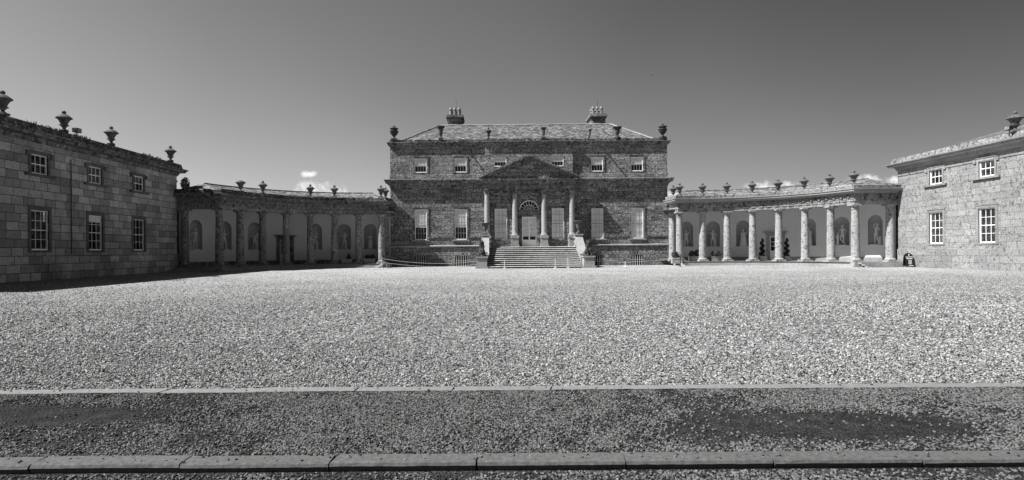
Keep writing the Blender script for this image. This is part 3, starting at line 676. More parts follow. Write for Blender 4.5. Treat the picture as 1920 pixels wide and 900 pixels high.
    for i, cc in enumerate(cents):
        e0, e1 = edges[i], edges[i+1]
        hw, hb, ht = (RW, NB, SP) if i != 3 else (.52, FLOOR, 2.75)
        for (a, b) in ((e0, cc-hw), (cc+hw, e1)):
            nn = 5
            for k in range(nn):
                A, B = a+(b-a)*k/nn, a+(b-a)*(k+1)/nn; wl.add([P(A, 0, FLOOR-.1), P(B, 0, FLOOR-.1), P(B, 0, top), P(A, 0, top)], [(0, 1, 2, 3)])
        nn = 16
        for k in range(nn):
            f0, f1 = math.pi*k/nn, math.pi*(k+1)/nn; A, B = cc-hw*math.cos(f0), cc-hw*math.cos(f1)
            if i != 3:
                wl.add([P(A, 0, FLOOR-.1), P(B, 0, FLOOR-.1), P(B, 0, hb), P(A, 0, hb)], [(0, 1, 2, 3)])
                wl.add([P(A, 0, SP+hw*math.sin(f0)), P(B, 0, SP+hw*math.sin(f1)), P(B, 0, top), P(A, 0, top)], [(0, 1, 2, 3)])
            else: wl.add([P(A, 0, ht), P(B, 0, ht), P(B, 0, top), P(A, 0, top)], [(0, 1, 2, 3)])
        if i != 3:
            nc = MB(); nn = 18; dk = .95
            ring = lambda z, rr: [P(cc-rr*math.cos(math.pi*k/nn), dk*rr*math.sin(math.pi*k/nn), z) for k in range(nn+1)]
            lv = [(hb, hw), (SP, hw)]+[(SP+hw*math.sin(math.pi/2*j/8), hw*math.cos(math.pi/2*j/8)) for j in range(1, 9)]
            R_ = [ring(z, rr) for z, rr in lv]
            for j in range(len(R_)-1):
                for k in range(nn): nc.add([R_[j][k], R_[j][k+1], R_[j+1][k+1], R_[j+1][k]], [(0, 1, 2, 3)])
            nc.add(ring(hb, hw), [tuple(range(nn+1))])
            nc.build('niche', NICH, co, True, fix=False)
    wl.build('back_wall', PLAST, co, fix=False)
    # skirting
    sk = arc(BX, BY, BR, T0-.05, .61-.062, 24, s); sk2 = arc(BX, BY, BR, .61+.062, 1.36, 28, s)
    for l in (sk, sk2):
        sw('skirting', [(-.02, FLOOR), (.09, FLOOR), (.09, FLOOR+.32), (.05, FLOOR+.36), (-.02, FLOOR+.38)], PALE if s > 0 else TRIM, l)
    # end walls (solid, between colonnade and house)
    q = MB(); q.box(*sorted((s*13.93, s*14.2)), .05, 1.3, 0, 5.4); q.build('end_wall', PLAST, co)
    # ceiling and roof
    q = MB(); ia = arc(AX, AY, AR+.28, T0-.06, T1+.02, 40, s); ob2 = arc(BX, BY, BR+.05, T0-.1, 1.36, 40, s)
    for i in range(40): q.add([(*ia[i], ab+.30), (*ia[i+1], ab+.30), (*ob2[i+1], ab+.30), (*ob2[i], ab+.30)], [(0, 1, 2, 3)])
    q.add([(*ia[-1], ab+.3), (s*29.8, E_[1]+.28, ab+.3), (s*29.9, E_[1]+.5, ab+.3), (*ob2[-1], ab+.3)], [(0, 1, 2, 3)])
    q.build('ceiling', PLAST, co, fix=False)
    q = MB(); n = 40; z0, zr = ab+1.42, ab+2.22
    la = arc(AX, AY, AR-.2, T0+.0, T1+.02, n, s); lb = arc((AX+BX)/2, AY, (AR+BR)/2+.25, T0+.09, T1-.04, n, s); lc = arc(BX, BY, BR+.9, T0-.02, 1.38, n, s)
    for i in range(n):
        q.add([(*la[i], z0), (*la[i+1], z0), (*lb[i+1], zr), (*lb[i], zr)], [(0, 1, 2, 3)]); q.add([(*lc[i], z0), (*lc[i+1], z0), (*lb[i+1], zr), (*lb[i], zr)], [(0, 1, 2, 3)])
    q.add([(*la[0], z0), (*lc[0], z0), (*lb[0], zr)], [(0, 1, 2)])
    ce = (s*29.8, E_[1]+.1)
    q.add([(*la[-1], z0), (*ce, z0), (*lb[-1], zr)], [(0, 1, 2)]); q.add([(*ce, z0), (*lc[-1], z0), (*lb[-1], zr)], [(0, 1, 2)])
    q.add([(*S_, z0-.02), (s*13.9, -1.9, z0-.02), (s*13.9, 2.5, z0-.02), (*lc[0], z0-.02)], [(0, 1, 2, 3)])
    rf_ = q.build('roof', SLATE2, co)
    q = MB(); q.tube([(*p, zr+.02) for p in lb], .07, 6); q.build('ridge', TRIM, rf_)
    # outer skin of the back
    q = MB(); oc = arc(BX, BY, BR+.95, T0-.05, 1.38, 40, s)
    for i in range(40): q.add([(*oc[i], 0), (*oc[i+1], 0), (*oc[i+1], z0), (*oc[i], z0)], [(0, 1, 2, 3)])
    q.build('outer_wall', MAIN, co, fix=False)
    # door
    a = .61; c = Vector((s*(BX+BR*math.sin(a)), BY+BR*math.cos(a), 0)); nrm = Vector((-s*math.sin(a), -math.cos(a), 0)); u = Vector((-nrm.y, nrm.x, 0))
    Mx = Matrix(((u.x, -nrm.x, 0, c.x), (u.y, -nrm.y, 0, c.y), (0, 0, 1, 0), (0, 0, 0, 1)))
    q = MB(); q.box(-.5, -.42, .02, .1, FLOOR, 2.75, Mx); q.box(.42, .5, .02, .1, FLOOR, 2.75, Mx); q.box(-.42, .42, .02, .1, 2.67, 2.75, Mx); q.box(-.42, .42, .025, .09, FLOOR, 1.35, Mx)
    q.box(-.03, .03, .022, .09, 1.35, 2.67, Mx)
    for z in (1.78, 2.22): q.box(-.42, .42, .03, .08, z-.02, z+.02, Mx)
    d = q.build('door', DOORP if s < 0 else WHITE, co)
    q = MB(); q.add([Mx @ Vector(p) for p in ((-.42, .06, 1.35), (.42, .06, 1.35), (.42, .06, 2.67), (-.42, .06, 2.67))], [(0, 1, 2, 3)]); q.build('pane', GLASS, d, fix=False)
    q = MB(); q.box(-.55, .55, .35, .37, FLOOR, 2.8, Mx); q.build('dark_room', DARK, d)
    q = MB()
    for k in (-1, 1): q.box(min(k*.53, k*.83), max(k*.53, k*.83), -.1, .04, FLOOR, 2.92, Mx)
    q.box(-.53, .53, -.1, .04, 2.76, 2.92, Mx); q.box(-.88, .88, -.08, .02, 2.922, 3.10, Mx); q.box(-1.05, 1.05, -.24, .02, 3.10, 3.22, Mx)
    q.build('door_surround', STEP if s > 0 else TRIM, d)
    return co
colL = colonnade(-1); colR = colonnade(1)

# ================================================================== WINGS
def wing(s):
    lab = 'shaded two storey stone wing with white sash windows at the left edge' if s < 0 else 'sunlit pale two storey stone wing with white sash windows at the right edge'
    wg = empty('side_wing', (s*36, -25, 0), lab, 'wing building')
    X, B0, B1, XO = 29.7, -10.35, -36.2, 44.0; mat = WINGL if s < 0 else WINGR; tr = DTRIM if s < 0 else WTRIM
    ys = [-15.5, -20.15, -24.8, -29.4, -34.0] if s < 0 else [-14.4, -18.85, -23.3, -27.8, -32.3]
    zl, zu = ((1.74, 4.02), (6.08, 7.20)) if s < 0 else ((1.82, 4.18), (6.30, 7.42))
    n = (-s, 0, 0); hs = [(y-.66, y+.66, *zl) for y in ys]+[(y-.62, y+.62, *zu) for y in ys]
    w = MB(); w.wall((s*X, 0, 0), (0, 1, 0), n, B1, B0, -.3, 8.3, hs)
    for (a, b) in (((s*X, B0), (s*XO, B0)), ((s*XO, B0), (s*XO, B1)), ((s*XO, B1), (s*X, B1))): w.add([(*a, -.3), (*b, -.3), (*b, 8.3), (*a, 8.3)], [(0, 1, 2, 3)])
    w.build('wall', mat, wg, fix=False)
    pth = [(s*XO, B0), (s*X, B0), (s*X, B1), (s*XO, B1)]
    def sw(name, prof, m): mb = MB(); mb.sweep(pth, prof, s); return mb.build(name, m, wg)
    sw('plinth', [(-.05, -.3), (.06, -.3), (.06, 1.40), (.02, 1.45), (-.05, 1.45)], mat)
    sw('architrave_band', [(-.05, 7.40 if s > 0 else 7.36), (.05, 7.40 if s > 0 else 7.36), (.05, 7.50), (.02, 7.52), (-.05, 7.52)], mat)
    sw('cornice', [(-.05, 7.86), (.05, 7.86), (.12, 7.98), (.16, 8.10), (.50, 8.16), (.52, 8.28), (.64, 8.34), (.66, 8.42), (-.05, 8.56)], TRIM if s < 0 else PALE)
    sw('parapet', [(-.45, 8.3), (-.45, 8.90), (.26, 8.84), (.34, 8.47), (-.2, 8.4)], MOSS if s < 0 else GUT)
    e = .3; z0, z1 = 8.75, 11.0; xm = (X+XO)/2
    rf = MB(); rf.add([(s*(X+e), B0-e, z0), (s*(X+e), B1+e, z0), (s*(XO-e), B1+e, z0), (s*(XO-e), B0-e, z0), (s*xm, B0-5.5, z1), (s*xm, B1+5.5, z1)], [(0, 1, 5, 4), (2, 3, 4, 5), (0, 4, 3), (1, 2, 5)])
    r_ = rf.build('roof', SLATE, wg)
    o = (s*X, 0, 0)
    for y in ys:
        window(wg, o, (0, 1, 0), n, y-.66, y+.66, *zl, 3, 4, {1: {0: .0, 1: .0}, -1: {1: .18}}.get(int(s), {}).get(ys.index(y), 0), BLINDG, tr, .20, .04, sill=False, deep=.10)
        window(wg, o, (0, 1, 0), n, y-.62, y+.62, *zu, 3, 2, 0, None, tr, .16, .04, sill=True, sillw=.45, deep=.10)
        q = MB()
        for k in (-1, 1): q.box(*sorted((s*(X-.10), s*(X+.01))), *sorted((y+k*.80, y+k*1.0)), zu[1]-.12, zu[1]+.14)
        q.build('bracket', tr, wg)
    return wg
wingL = wing(-1); wingR = wing(1)
q = MB(); q.tube([(-29.63, -22.4, 7.3), (-29.63, -22.4, 1.5), ], .025, 6); tag(q.build('conductor_cable', IRON), 'thin dark cable running down the shaded wing wall between two windows', 'cable')
def floodlight(x, y, z, s, lab):
    r = empty('floodlight', (x, y, z), lab, 'floodlight')
    q = MB(); q.box(x-.16, x+.16, y-.2, y+.2, z+.18, z+.44); q.tube([(x, y-.2, z+.3), (x, y-.26, z+.3)], .05, 6); q.build('housing', IRON, r)
    q = MB(); q.tube([(x, y, z), (x, y, z+.2)], .03, 6); q.build('bracket', IRON, r)
    q = MB(); q.box(*sorted((x-s*.162, x-s*.172)), y-.16, y+.16, z+.21, z+.41); q.build('lens', PALE, r)
floodlight(-29.4, -22.2, 8.84, -1, 'small dark floodlight on the parapet of the shaded wing')
floodlight(29.4, -20.9, 8.84, 1, 'small dark floodlight on the parapet of the sunlit wing')

# ================================================================== URNS
def flute(a): return 1+.05*math.cos(10*a)
def make_urn():
    r = empty('stone_urn', (0, 0, 0), 'urn', 'urn')
    q = MB(); q.box(-.2, .2, -.2, .2, 0, .10); q.lathe([(.17, .1), (.12, .14), (.075, .19), (.07, .23), (.11, .26), (.16, .34), (.23, .36), (.24, .38), (.16, .41)], (0, 0, 0), 20, flute)
    q.lathe([(.15, .40), (.20, .52), (.26, .64), (.33, .72), (.39, .74), (.40, .765)], (0, 0, 0), 20); q.build('body', URN, r, True)
    q = MB(); q.lathe([(.40, .765), (.385, .79), (.30, .86), (.21, .93), (.12, .97), (.07, .99)], (0, 0, 0), 20, lambda a: 1+.03*math.cos(10*a)); q.build('lid', URN, r, True)
    q = MB(); q.lathe([(.05, .985), (.09, 1.01), (.115, 1.06), (.10, 1.12), (.04, 1.17), (.01, 1.18)], (0, 0, 0), 14); q.build('finial', URN, r, True)
    return r
def make_open_urn(w=1.0, name='stone_urn'):
    r = empty(name, (0, 0, 0), 'urn', 'urn')
    q = MB(); q.box(-.24, .24, -.2, .2, 0, .12); q.lathe([(.2, .12), (.1, .2), (.08, .30), (.14, .36), (.22*w, .5), (.27*w, .66), (.25*w, .72)], (0, 0, 0), 20, flute); q.build('body', BRON, r, True)
    q = MB(); q.lathe([(.25*w, .72), (.30*w, .78), (.48*w, .88), (.52*w, .93), (.50*w, .96), (.3*w, .95)], (0, 0, 0), 20); q.build('rim', BRON, r, True)
    return r
def make_big_urn():
    r = empty('stone_urn', (0, 0, 0), 'urn', 'urn')
    q = MB(); q.box(-.3, .3, -.25, .25, 0, .16); q.lathe([(.24, .16), (.13, .24), (.09, .34), (.15, .42), (.30, .58), (.40, .78), (.36, .84)], (0, 0, 0), 22, flute)
    q.lathe([(.36, .84), (.45, .87), (.45, .92), (.34, .95), (.30, 1.02), (.34, 1.10)], (0, 0, 0), 22); q.build('body', BRON, r, True)
    q = MB(); q.lathe([(.34, 1.10), (.43, 1.14), (.43, 1.19), (.26, 1.27), (.12, 1.31)], (0, 0, 0), 20); q.build('lid', BRON, r, True)
    q = MB(); q.lathe([(.08, 1.30), (.14, 1.34), (.13, 1.41), (.05, 1.46), (.01, 1.47)], (0, 0, 0), 12); q.build('finial', BRON, r, True)
    return r
urn0 = make_urn(); used = [False]
def place_urn(x, y, z, label, group, sc=1):
    if not used[0]: u = urn0; used[0] = True; u.location = (x, y, z); u['label'] = label; u['group'] = group; u.scale = (sc,)*3
    else: u = dup(urn0, (x, y, z), random.uniform(0, 1), (sc,)*3, label, group)
    return u
ORD = ['first', 'second', 'third', 'fourth', 'fifth', 'sixth', 'seventh', 'eighth']
uz = 5.17+1.62
for s in (-1, 1):
    nm = 'shaded left' if s < 0 else 'sunlit right'
    for i, t in enumerate(COLT):
        if s < 0 and i in (1, 4, 7): continue
        rr = AR-.1; x, y = s*(AX+rr*math.sin(t)), AY+rr*math.cos(t)
        if s < 0 and i == 6:      # its finial is lost
            r = empty('stone_urn', (0, 0, 0), 'lidless stone urn missing its finial, nearest the wing on the shaded left colonnade', 'urn', 'urns on the left colonnade')
            q = MB(); q.box(-.2, .2, -.2, .2, 0, .10); q.lathe([(.17, .1), (.12, .14), (.075, .19), (.07, .23), (.11, .26), (.16, .34), (.20, .42), (.235, .44), (.19, .48), (.22, .56), (.30, .68), (.42, .78), (.40, .83), (.14, .97), (.02, 1.0)], (0, 0, 0), 20, flute)
            q.build('body', URN, r, True); r.location = (x, y, uz)
        else: place_urn(x, y, uz, '%slidded stone urn above the %s column from the house on the %s colonnade' % ('' if i else '', ORD[i], nm), 'urns on the %s colonnade' % ('left' if s < 0 else 'right'))
    place_urn(s*14.25, -.75, uz, 'lidded stone urn on the %s colonnade parapet, tight against the house wall' % nm, 'urns on the %s colonnade' % ('left' if s < 0 else 'right'), .95)
for i, y in enumerate((-11.7, -18.9, -23.2, -27.55)):
    place_urn(-29.45, y, 8.84, ['lidded urn on the shaded wing parapet nearest the colonnade, beside weeds', 'lidded urn on the shaded wing parapet between the floodlight and the colonnade end', 'lidded urn on the shaded wing parapet beside the floodlight, second from left', 'lidded urn cut by the left edge on the shaded wing parapet'][i], 'urns on the left wing', 1.1)
place_urn(29.5, -21.2, 8.84, 'lidded stone urn on the sunlit wing parapet at the right edge', None, 1.12)
pz = 12.72
bu = make_big_urn(); bu.location = (-13.5, .1, pz); bu['label'] = 'large covered urn on the left corner of the house parapet'; bu['group'] = 'corner urns on the house parapet'
dup(bu, (13.5, .1, pz), .5, None, 'large covered urn on the right corner of the house parapet', 'corner urns on the house parapet')
ou = make_open_urn(.78); ou.location = (-8.8, .1, pz); ou.scale = (1, 1, 1.42); ou['label'] = 'dark open urn with flared rim on the parapet below the left chimney'
dup(ou, (8.95, .1, pz), .7, (1.15, 1.15, 1.22), 'dark open urn with very wide rim on the parapet right of the right chimney')
o2 = make_urn(); o2.location = (-4.0, -.15, pz); o2.scale = (.72, .72, 1.02); o2['label'] = 'slim dark lidded urn on the house parapet left of the pediment'
o3 = make_open_urn(.62); o3.location = (1.5, -.2, pz); o3.scale = (.95, .95, 1.15); o3['label'] = 'small dark open urn on the house parapet just right of the pediment peak'
for o in (o2,):
    for c in o.children: c.data.materials[0] = BRON
r = empty('urn_fragment', (6.1, .1, pz), 'broken urn stem left standing on the house parapet below the right chimney', 'urn fragment')
q = MB(); q.tube([(6.0, .1, pz), (6.12, .1, pz+.25), (6.2, .1, pz+.55), (6.2, .1, pz+.85)], .07, 8, .1); q.lathe([(.1, 0), (.17, .05), (.16, .16), (.08, .2)], (6.2, .1, pz+.8), 10); q.build('stem', BRON, r)
tz = make_open_urn(1.0, 'stone_tazza'); tz.location = (-4.36, -3.85, 3.05); tz.scale = (.92, .92, 1.15); tz['label'] = 'wide rimmed urn on the pier left of the entrance landing'; tz['category'] = 'urn'; tz['group'] = 'urns on the landing piers'
for c in tz.children: c.data.materials[0] = URN
dup(tz, (4.36, -3.85, 3.05), .4, (.9, .9, 1.3), 'wide rimmed urn on the pier right of the entrance landing', 'urns on the landing piers')

# ================================================================== FIGURES (skin-modifier bodies, one continuous mesh)
def skin(name, V, E, mat, parent, extra=None, sub=1, root='pelvis'):
    names = list(V); idx = {n: i for i, n in enumerate(names)}
    me = bpy.data.meshes.new(name); me.from_pydata([V[n][0] for n in names], [(idx[a], idx[b]) for a, b in E], []); ob = bpy.data.objects.new(name, me); COL.objects.link(ob)
    md = ob.modifiers.new('skin', 'SKIN')
    for n in names:
        r = V[n][1]; r = r if isinstance(r, tuple) else (r, r); sv = me.skin_vertices[0].data[idx[n]]; sv.radius = r; sv.use_root = (n == root)
    sd = ob.modifiers.new('sub', 'SUBSURF'); sd.levels = sub; sd.render_levels = sub
    dg = bpy.context.evaluated_depsgraph_get(); dg.update(); ev = ob.evaluated_get(dg); m2 = bpy.data.meshes.new_from_object(ev)
    bpy.data.objects.remove(ob)
    if extra:
        bm = bmesh.new(); bm.from_mesh(m2)
        tmp = bpy.data.meshes.new('t'); tmp.from_pydata(extra.v, [], extra.f); bm.from_mesh(tmp); bm.to_mesh(m2); bm.free()
    m2.materials.clear(); m2.materials.append(mat)
    for p in m2.polygons: p.use_smooth = True
    o2_ = bpy.data.objects.new(name, m2); COL.objects.link(o2_)
    if parent: o2_.parent = parent
    return o2_
def statue(loc, face, label, pose, robe=None, prop=None, h=1.0):
    """figure faces local -Y; +X is its left as we look at it (screen right)"""
    P = dict(pelvis=(0, 0, .93), waist=(0, 0, 1.08), chest=(0, -.01, 1.30), neck=(0, 0, 1.48), head=(0, -.02, 1.60),
             sL=(-.19, 0, 1.40), eL=(-.26, .02, 1.14), hL=(-.25, -.05, .90), sR=(.19, 0, 1.40), eR=(.26, .02, 1.14), hR=(.25, -.05, .90),
             kL=(-.11, -.03, .50), fL=(-.12, .02, .07), tL=(-.13, -.14, .04), kR=(.12, -.07, .51), fR=(.14, .0, .07), tR=(.17, -.15, .04))
    P.update(pose)
    p = lambda n: P[n]
    q = lambda a, b, t: tuple(a[i]+(b[i]-a[i])*t for i in range(3))
    pel = p('pelvis')
    V = dict(pelvis=(pel, (.135, .10)), waist=(p('waist'), (.115, .085)), chest=(p('chest'), (.155, .10)), neck=(p('neck'), .052), skull=(q(p('neck'), p('head'), .7), .06))
    E = [('pelvis', 'waist'), ('waist', 'chest'), ('chest', 'neck'), ('neck', 'skull')]
    for sd_, sx in (('L', -1), ('R', 1)):
        V['s'+sd_] = (p('s'+sd_), .062); V['m'+sd_] = (q(p('s'+sd_), p('e'+sd_), .5), .052); V['e'+sd_] = (p('e'+sd_), .040); V['h'+sd_] = (p('h'+sd_), .026)
        hp = (pel[0]+sx*.095, pel[1], pel[2]-.08)
        V['p'+sd_] = (hp, .095); V['q'+sd_] = (q(hp, p('k'+sd_), .5), .080); V['k'+sd_] = (p('k'+sd_), .056); V['c'+sd_] = (q(p('k'+sd_), p('f'+sd_), .35), .058); V['f'+sd_] = (p('f'+sd_), .034); V['t'+sd_] = (p('t'+sd_), .032)
        E += [('chest', 's'+sd_), ('s'+sd_, 'm'+sd_), ('m'+sd_, 'e'+sd_), ('e'+sd_, 'h'+sd_), ('pelvis', 'p'+sd_), ('p'+sd_, 'q'+sd_), ('q'+sd_, 'k'+sd_), ('k'+sd_, 'c'+sd_), ('c'+sd_, 'f'+sd_), ('f'+sd_, 't'+sd_)]
    ex = MB(); hx, hy, hz = p('head')
    ex.ell((hx, hy, hz+.01), .078, .095, .118, 14, 10)
    ex.add([(hx-.014, hy-.085, hz+.02), (hx+.014, hy-.085, hz+.02), (hx+.018, hy-.085, hz-.025), (hx-.018, hy-.085, hz-.025), (hx, hy-.122, hz-.022)], [(0, 1, 4), (1, 2, 4), (2, 3, 4), (3, 0, 4)])
    ex.ell((hx, hy-.088, hz-.052), .022, .012, .007, 8, 4)
    for k in (-1, 1): ex.ell((hx+k*.030, hy-.084, hz+.018), .013, .008, .008, 8, 4); ex.ell((hx+k*.080, hy+.005, hz), .012, .022, .03, 8, 5)
    for sd_ in 'LR':     # hands: palm and five fingers
        e_, h_ = Vector(p('e'+sd_)), Vector(p('h'+sd_)); d = (h_-e_).normalized(); a = d.orthogonal().normalized(); b = d.cross(a)
        c = h_+d*.045; ex.ell(c, .032, .032, .034, 8, 6)
        for i in range(4):
            st = c+a*(.020*(i-1.5)/1.0)+d*.02; L = (.062, .072, .068, .052)[i]; ex.tube([st, st+d*L*.5+b*.004, st+d*L*.85+b*.022], .0095, 6, .007)
        ex.tube([c+a*.025, c+a*.05+d*.02, c+a*.052+d*.05], .011, 6, .008)
    root = empty('niche_statue', (0, 0, 0), label, 'statue', 'classical statues in the colonnade niches')
    bd = skin('body', V, E, MARB, root, ex)
    hr = MB(); hr.ell((hx, hy+.022, hz+.035), .092, .095, .105, 14, 8)
    for i in range(14):
        a = 2*math.pi*i/14; hr.ell((hx+.075*math.cos(a), hy+.03+.075*math.sin(a), hz+.075+.02*math.sin(3*a)), .032, .032, .032, 6, 4)
    hr.build('hair', MARB, None, True).parent = root
    bs = MB(); bs.box(-.36, .36, -.26, .26, -.0, .045); b_ = bs.build('base', MARB); b_.parent = root
    if robe:
        q_ = MB(); n = 36; z0, z1, w0, w1 = robe; lv = []
        for j in range(9):
            f = j/8; z = z0+(z1-z0)*f; ww = w0+(w1-w0)*f**.8; lv.append((ww, z))
        q_.lathe([(a*1.0, z) for a, z in lv], (p('pelvis')[0], 0, 0), n, lambda a: (1+.085*math.cos(9*a+.7)+.04*math.cos(17*a))*(.78+.22*abs(math.cos(a))))
        o = q_.build('drapery', MARB, None, True); o.parent = root
    if prop: prop(root)
    root.location = loc; root.rotation_euler = (0, 0, face); root.scale = (h, h, h)
    return root
def stump(x, y, hgt, r_=.11):
    def f(root):
        q = MB(); q.lathe([(r_*1.2, .04), (r_, .2), (r_*.9, hgt*.6), (r_*.8, hgt)], (x, y, 0), 12, lambda a: 1+.12*math.sin(3*a)+.06*math.sin(7*a)); o = q.build('tree_stump', MARB, None, True); o.parent = root
    return f
def child(root):
    q = MB(); x, y = -.36, -.04
    q.lathe([(.12, .045), (.10, .3), (.09, .45), (.12, .6), (.13, .75), (.10, .9), (.05, .96)], (x, y, 0), 14); q.ell((x, y-.01, 1.03), .075, .085, .095, 12, 8)
    q.tube([(x+.08, y, .85), (x+.2, y-.05, .8), (x+.28, y-.06, .92)], .035, 8, .025); q.tube([(x-.08, y, .85), (x-.14, y-.08, .68), (x-.04, y-.14, .6)], .035, 8, .025)
    o = q.build('attendant', MARB, None, True); o.parent = root
def cloak(root):
    q = MB(); q.lathe([(.10, .05), (.09, .4), (.11, .8), (.08, 1.05)], (.30, .05, 0), 14, lambda a: 1+.25*math.cos(5*a)); o = q.build('hanging_cloth', MARB, None, True); o.parent = root
SP_ = []
def niche_pos(s, i):
    a = NT_[i]; dep = .12
    x, y = s*(BX+(BR+dep)*math.sin(a)), BY+(BR+dep)*math.cos(a)
    nrm = Vector((-s*math.sin(a), -math.cos(a))); face = math.atan2(nrm.x, -nrm.y)   # rotate -Y to nrm
    return (x, y, 1.80), face
poses = {
 (-1, 6): ('nude male statue with hand on hip in the niche beside the shaded wing', dict(eL=(-.40, .05, 1.16), hL=(-.20, -.06, .98), hR=(.30, -.12, .86), eR=(.28, .02, 1.12), head=(.03, -.03, 1.61)), None, stump(-.33, .08, .82)),
 (-1, 5): ('slim pale statue half hidden behind the corner column of the shaded colonnade, forearm stretched sideways', dict(eL=(-.36, -.02, 1.22), hL=(-.62, -.08, 1.20), eR=(.30, -.05, 1.2), hR=(.34, -.12, 1.46)), None, stump(.25, .1, .7, .08)),
 (-1, 4): ('bowed nude statue leaning on a draped support, left of the shaded colonnade door', dict(chest=(.07, -.08, 1.24), neck=(.14, -.14, 1.38), head=(.19, -.2, 1.47), sL=(-.12, -.05, 1.34), eL=(-.38, -.02, 1.30), hL=(-.50, -.1, 1.12), sR=(.24, -.1, 1.28), eR=(.32, -.12, 1.02), hR=(.34, -.14, .82)), None, cloak),
 (-1, 2): ('pale statue with one arm arched over its head, right of the shaded colonnade door', dict(eL=(-.34, .0, 1.58), hL=(-.12, -.02, 1.80), eR=(.24, -.05, 1.14), hR=(.06, -.16, 1.1), head=(.06, -.03, 1.58)), None, stump(.22, .08, .85, .1)),
 (-1, 1): ('pale dancing statue raising both hands to its face above the small cone shrub', dict(eL=(-.36, -.08, 1.40), hL=(-.30, -.16, 1.62), eR=(.34, -.08, 1.42), hR=(.20, -.16, 1.64), kL=(-.16, -.02, .5), fL=(-.26, .04, .07), tL=(-.32, -.08, .04)), None, stump(.16, .1, .95, .12)),
 (-1, 0): ('pale partly draped statue nearest the house on the shaded colonnade, above twin ball shrubs', dict(eL=(-.26, -.1, 1.18), hL=(-.02, -.2, 1.26), eR=(.26, -.1, 1.2), hR=(.04, -.2, 1.36)), (.12, 1.0, .26, .17), None),
 (1, 0): ('shadowy statue with a raised arm nearest the house on the sunlit colonnade, above leafy trough', dict(eR=(.34, -.02, 1.56), hR=(.38, -.06, 1.80), hL=(-.2, -.1, .92)), None, stump(-.2, .1, .8)),
 (1, 1): ('nude male statue holding out his arm, above the bushy white trough', dict(eL=(-.38, -.05, 1.42), hL=(-.60, -.1, 1.46), eR=(.34, .0, 1.2), hR=(.28, -.08, .96), kL=(-.18, -.06, .5), fL=(-.14, .02, .07)), None, stump(.26, .08, .95, .09)),
 (1, 2): ('fully robed standing statue with one raised hand in the niche left of the topiary pair', dict(eR=(.30, -.08, 1.18), hR=(.32, -.14, 1.42), eL=(-.30, -.05, 1.16), hL=(-.16, -.18, 1.06)), (.06, 1.36, .34, .17), None),
 (1, 4): ('fully robed female statue in the niche right of the topiary pair', dict(eR=(.28, -.05, 1.15), hR=(.12, -.2, 1.12), hL=(-.08, -.2, 1.1), eL=(-.26, -.06, 1.16)), (.06, 1.34, .30, .16), None),
 (1, 5): ('statue striding with crossed leg beside a small child figure on the sunlit colonnade', dict(kL=(-.10, -.16, .56), fL=(.22, -.16, .18), tL=(.32, -.2, .10), eR=(.32, -.02, 1.2), hR=(.30, -.14, 1.02), eL=(-.24, -.08, 1.16), hL=(-.08, -.2, 1.08)), None, child),
 (1, 6): ('nude male statue twisting with raised elbow in the niche beside the sunlit wing', dict(chest=(.05, -.03, 1.3), neck=(.08, -.04, 1.47), head=(.13, -.06, 1.58), eL=(-.20, -.04, 1.60), hL=(-.02, -.1, 1.74), eR=(.34, -.04, 1.20), hR=(.12, -.18, 1.24), kR=(.22, -.22, .62), fR=(.20, -.02, .2), tR=(.24, -.14, .14), sL=(-.12, -.02, 1.42)), None, stump(.30, .0, .72, .12)),
}
for (s, i), (lab, po, rb, pr_) in poses.items():
    loc, face = niche_pos(s, i); statue(loc, face, lab, po, rb, pr_, 1.06 if i in (6, 5) else .98)

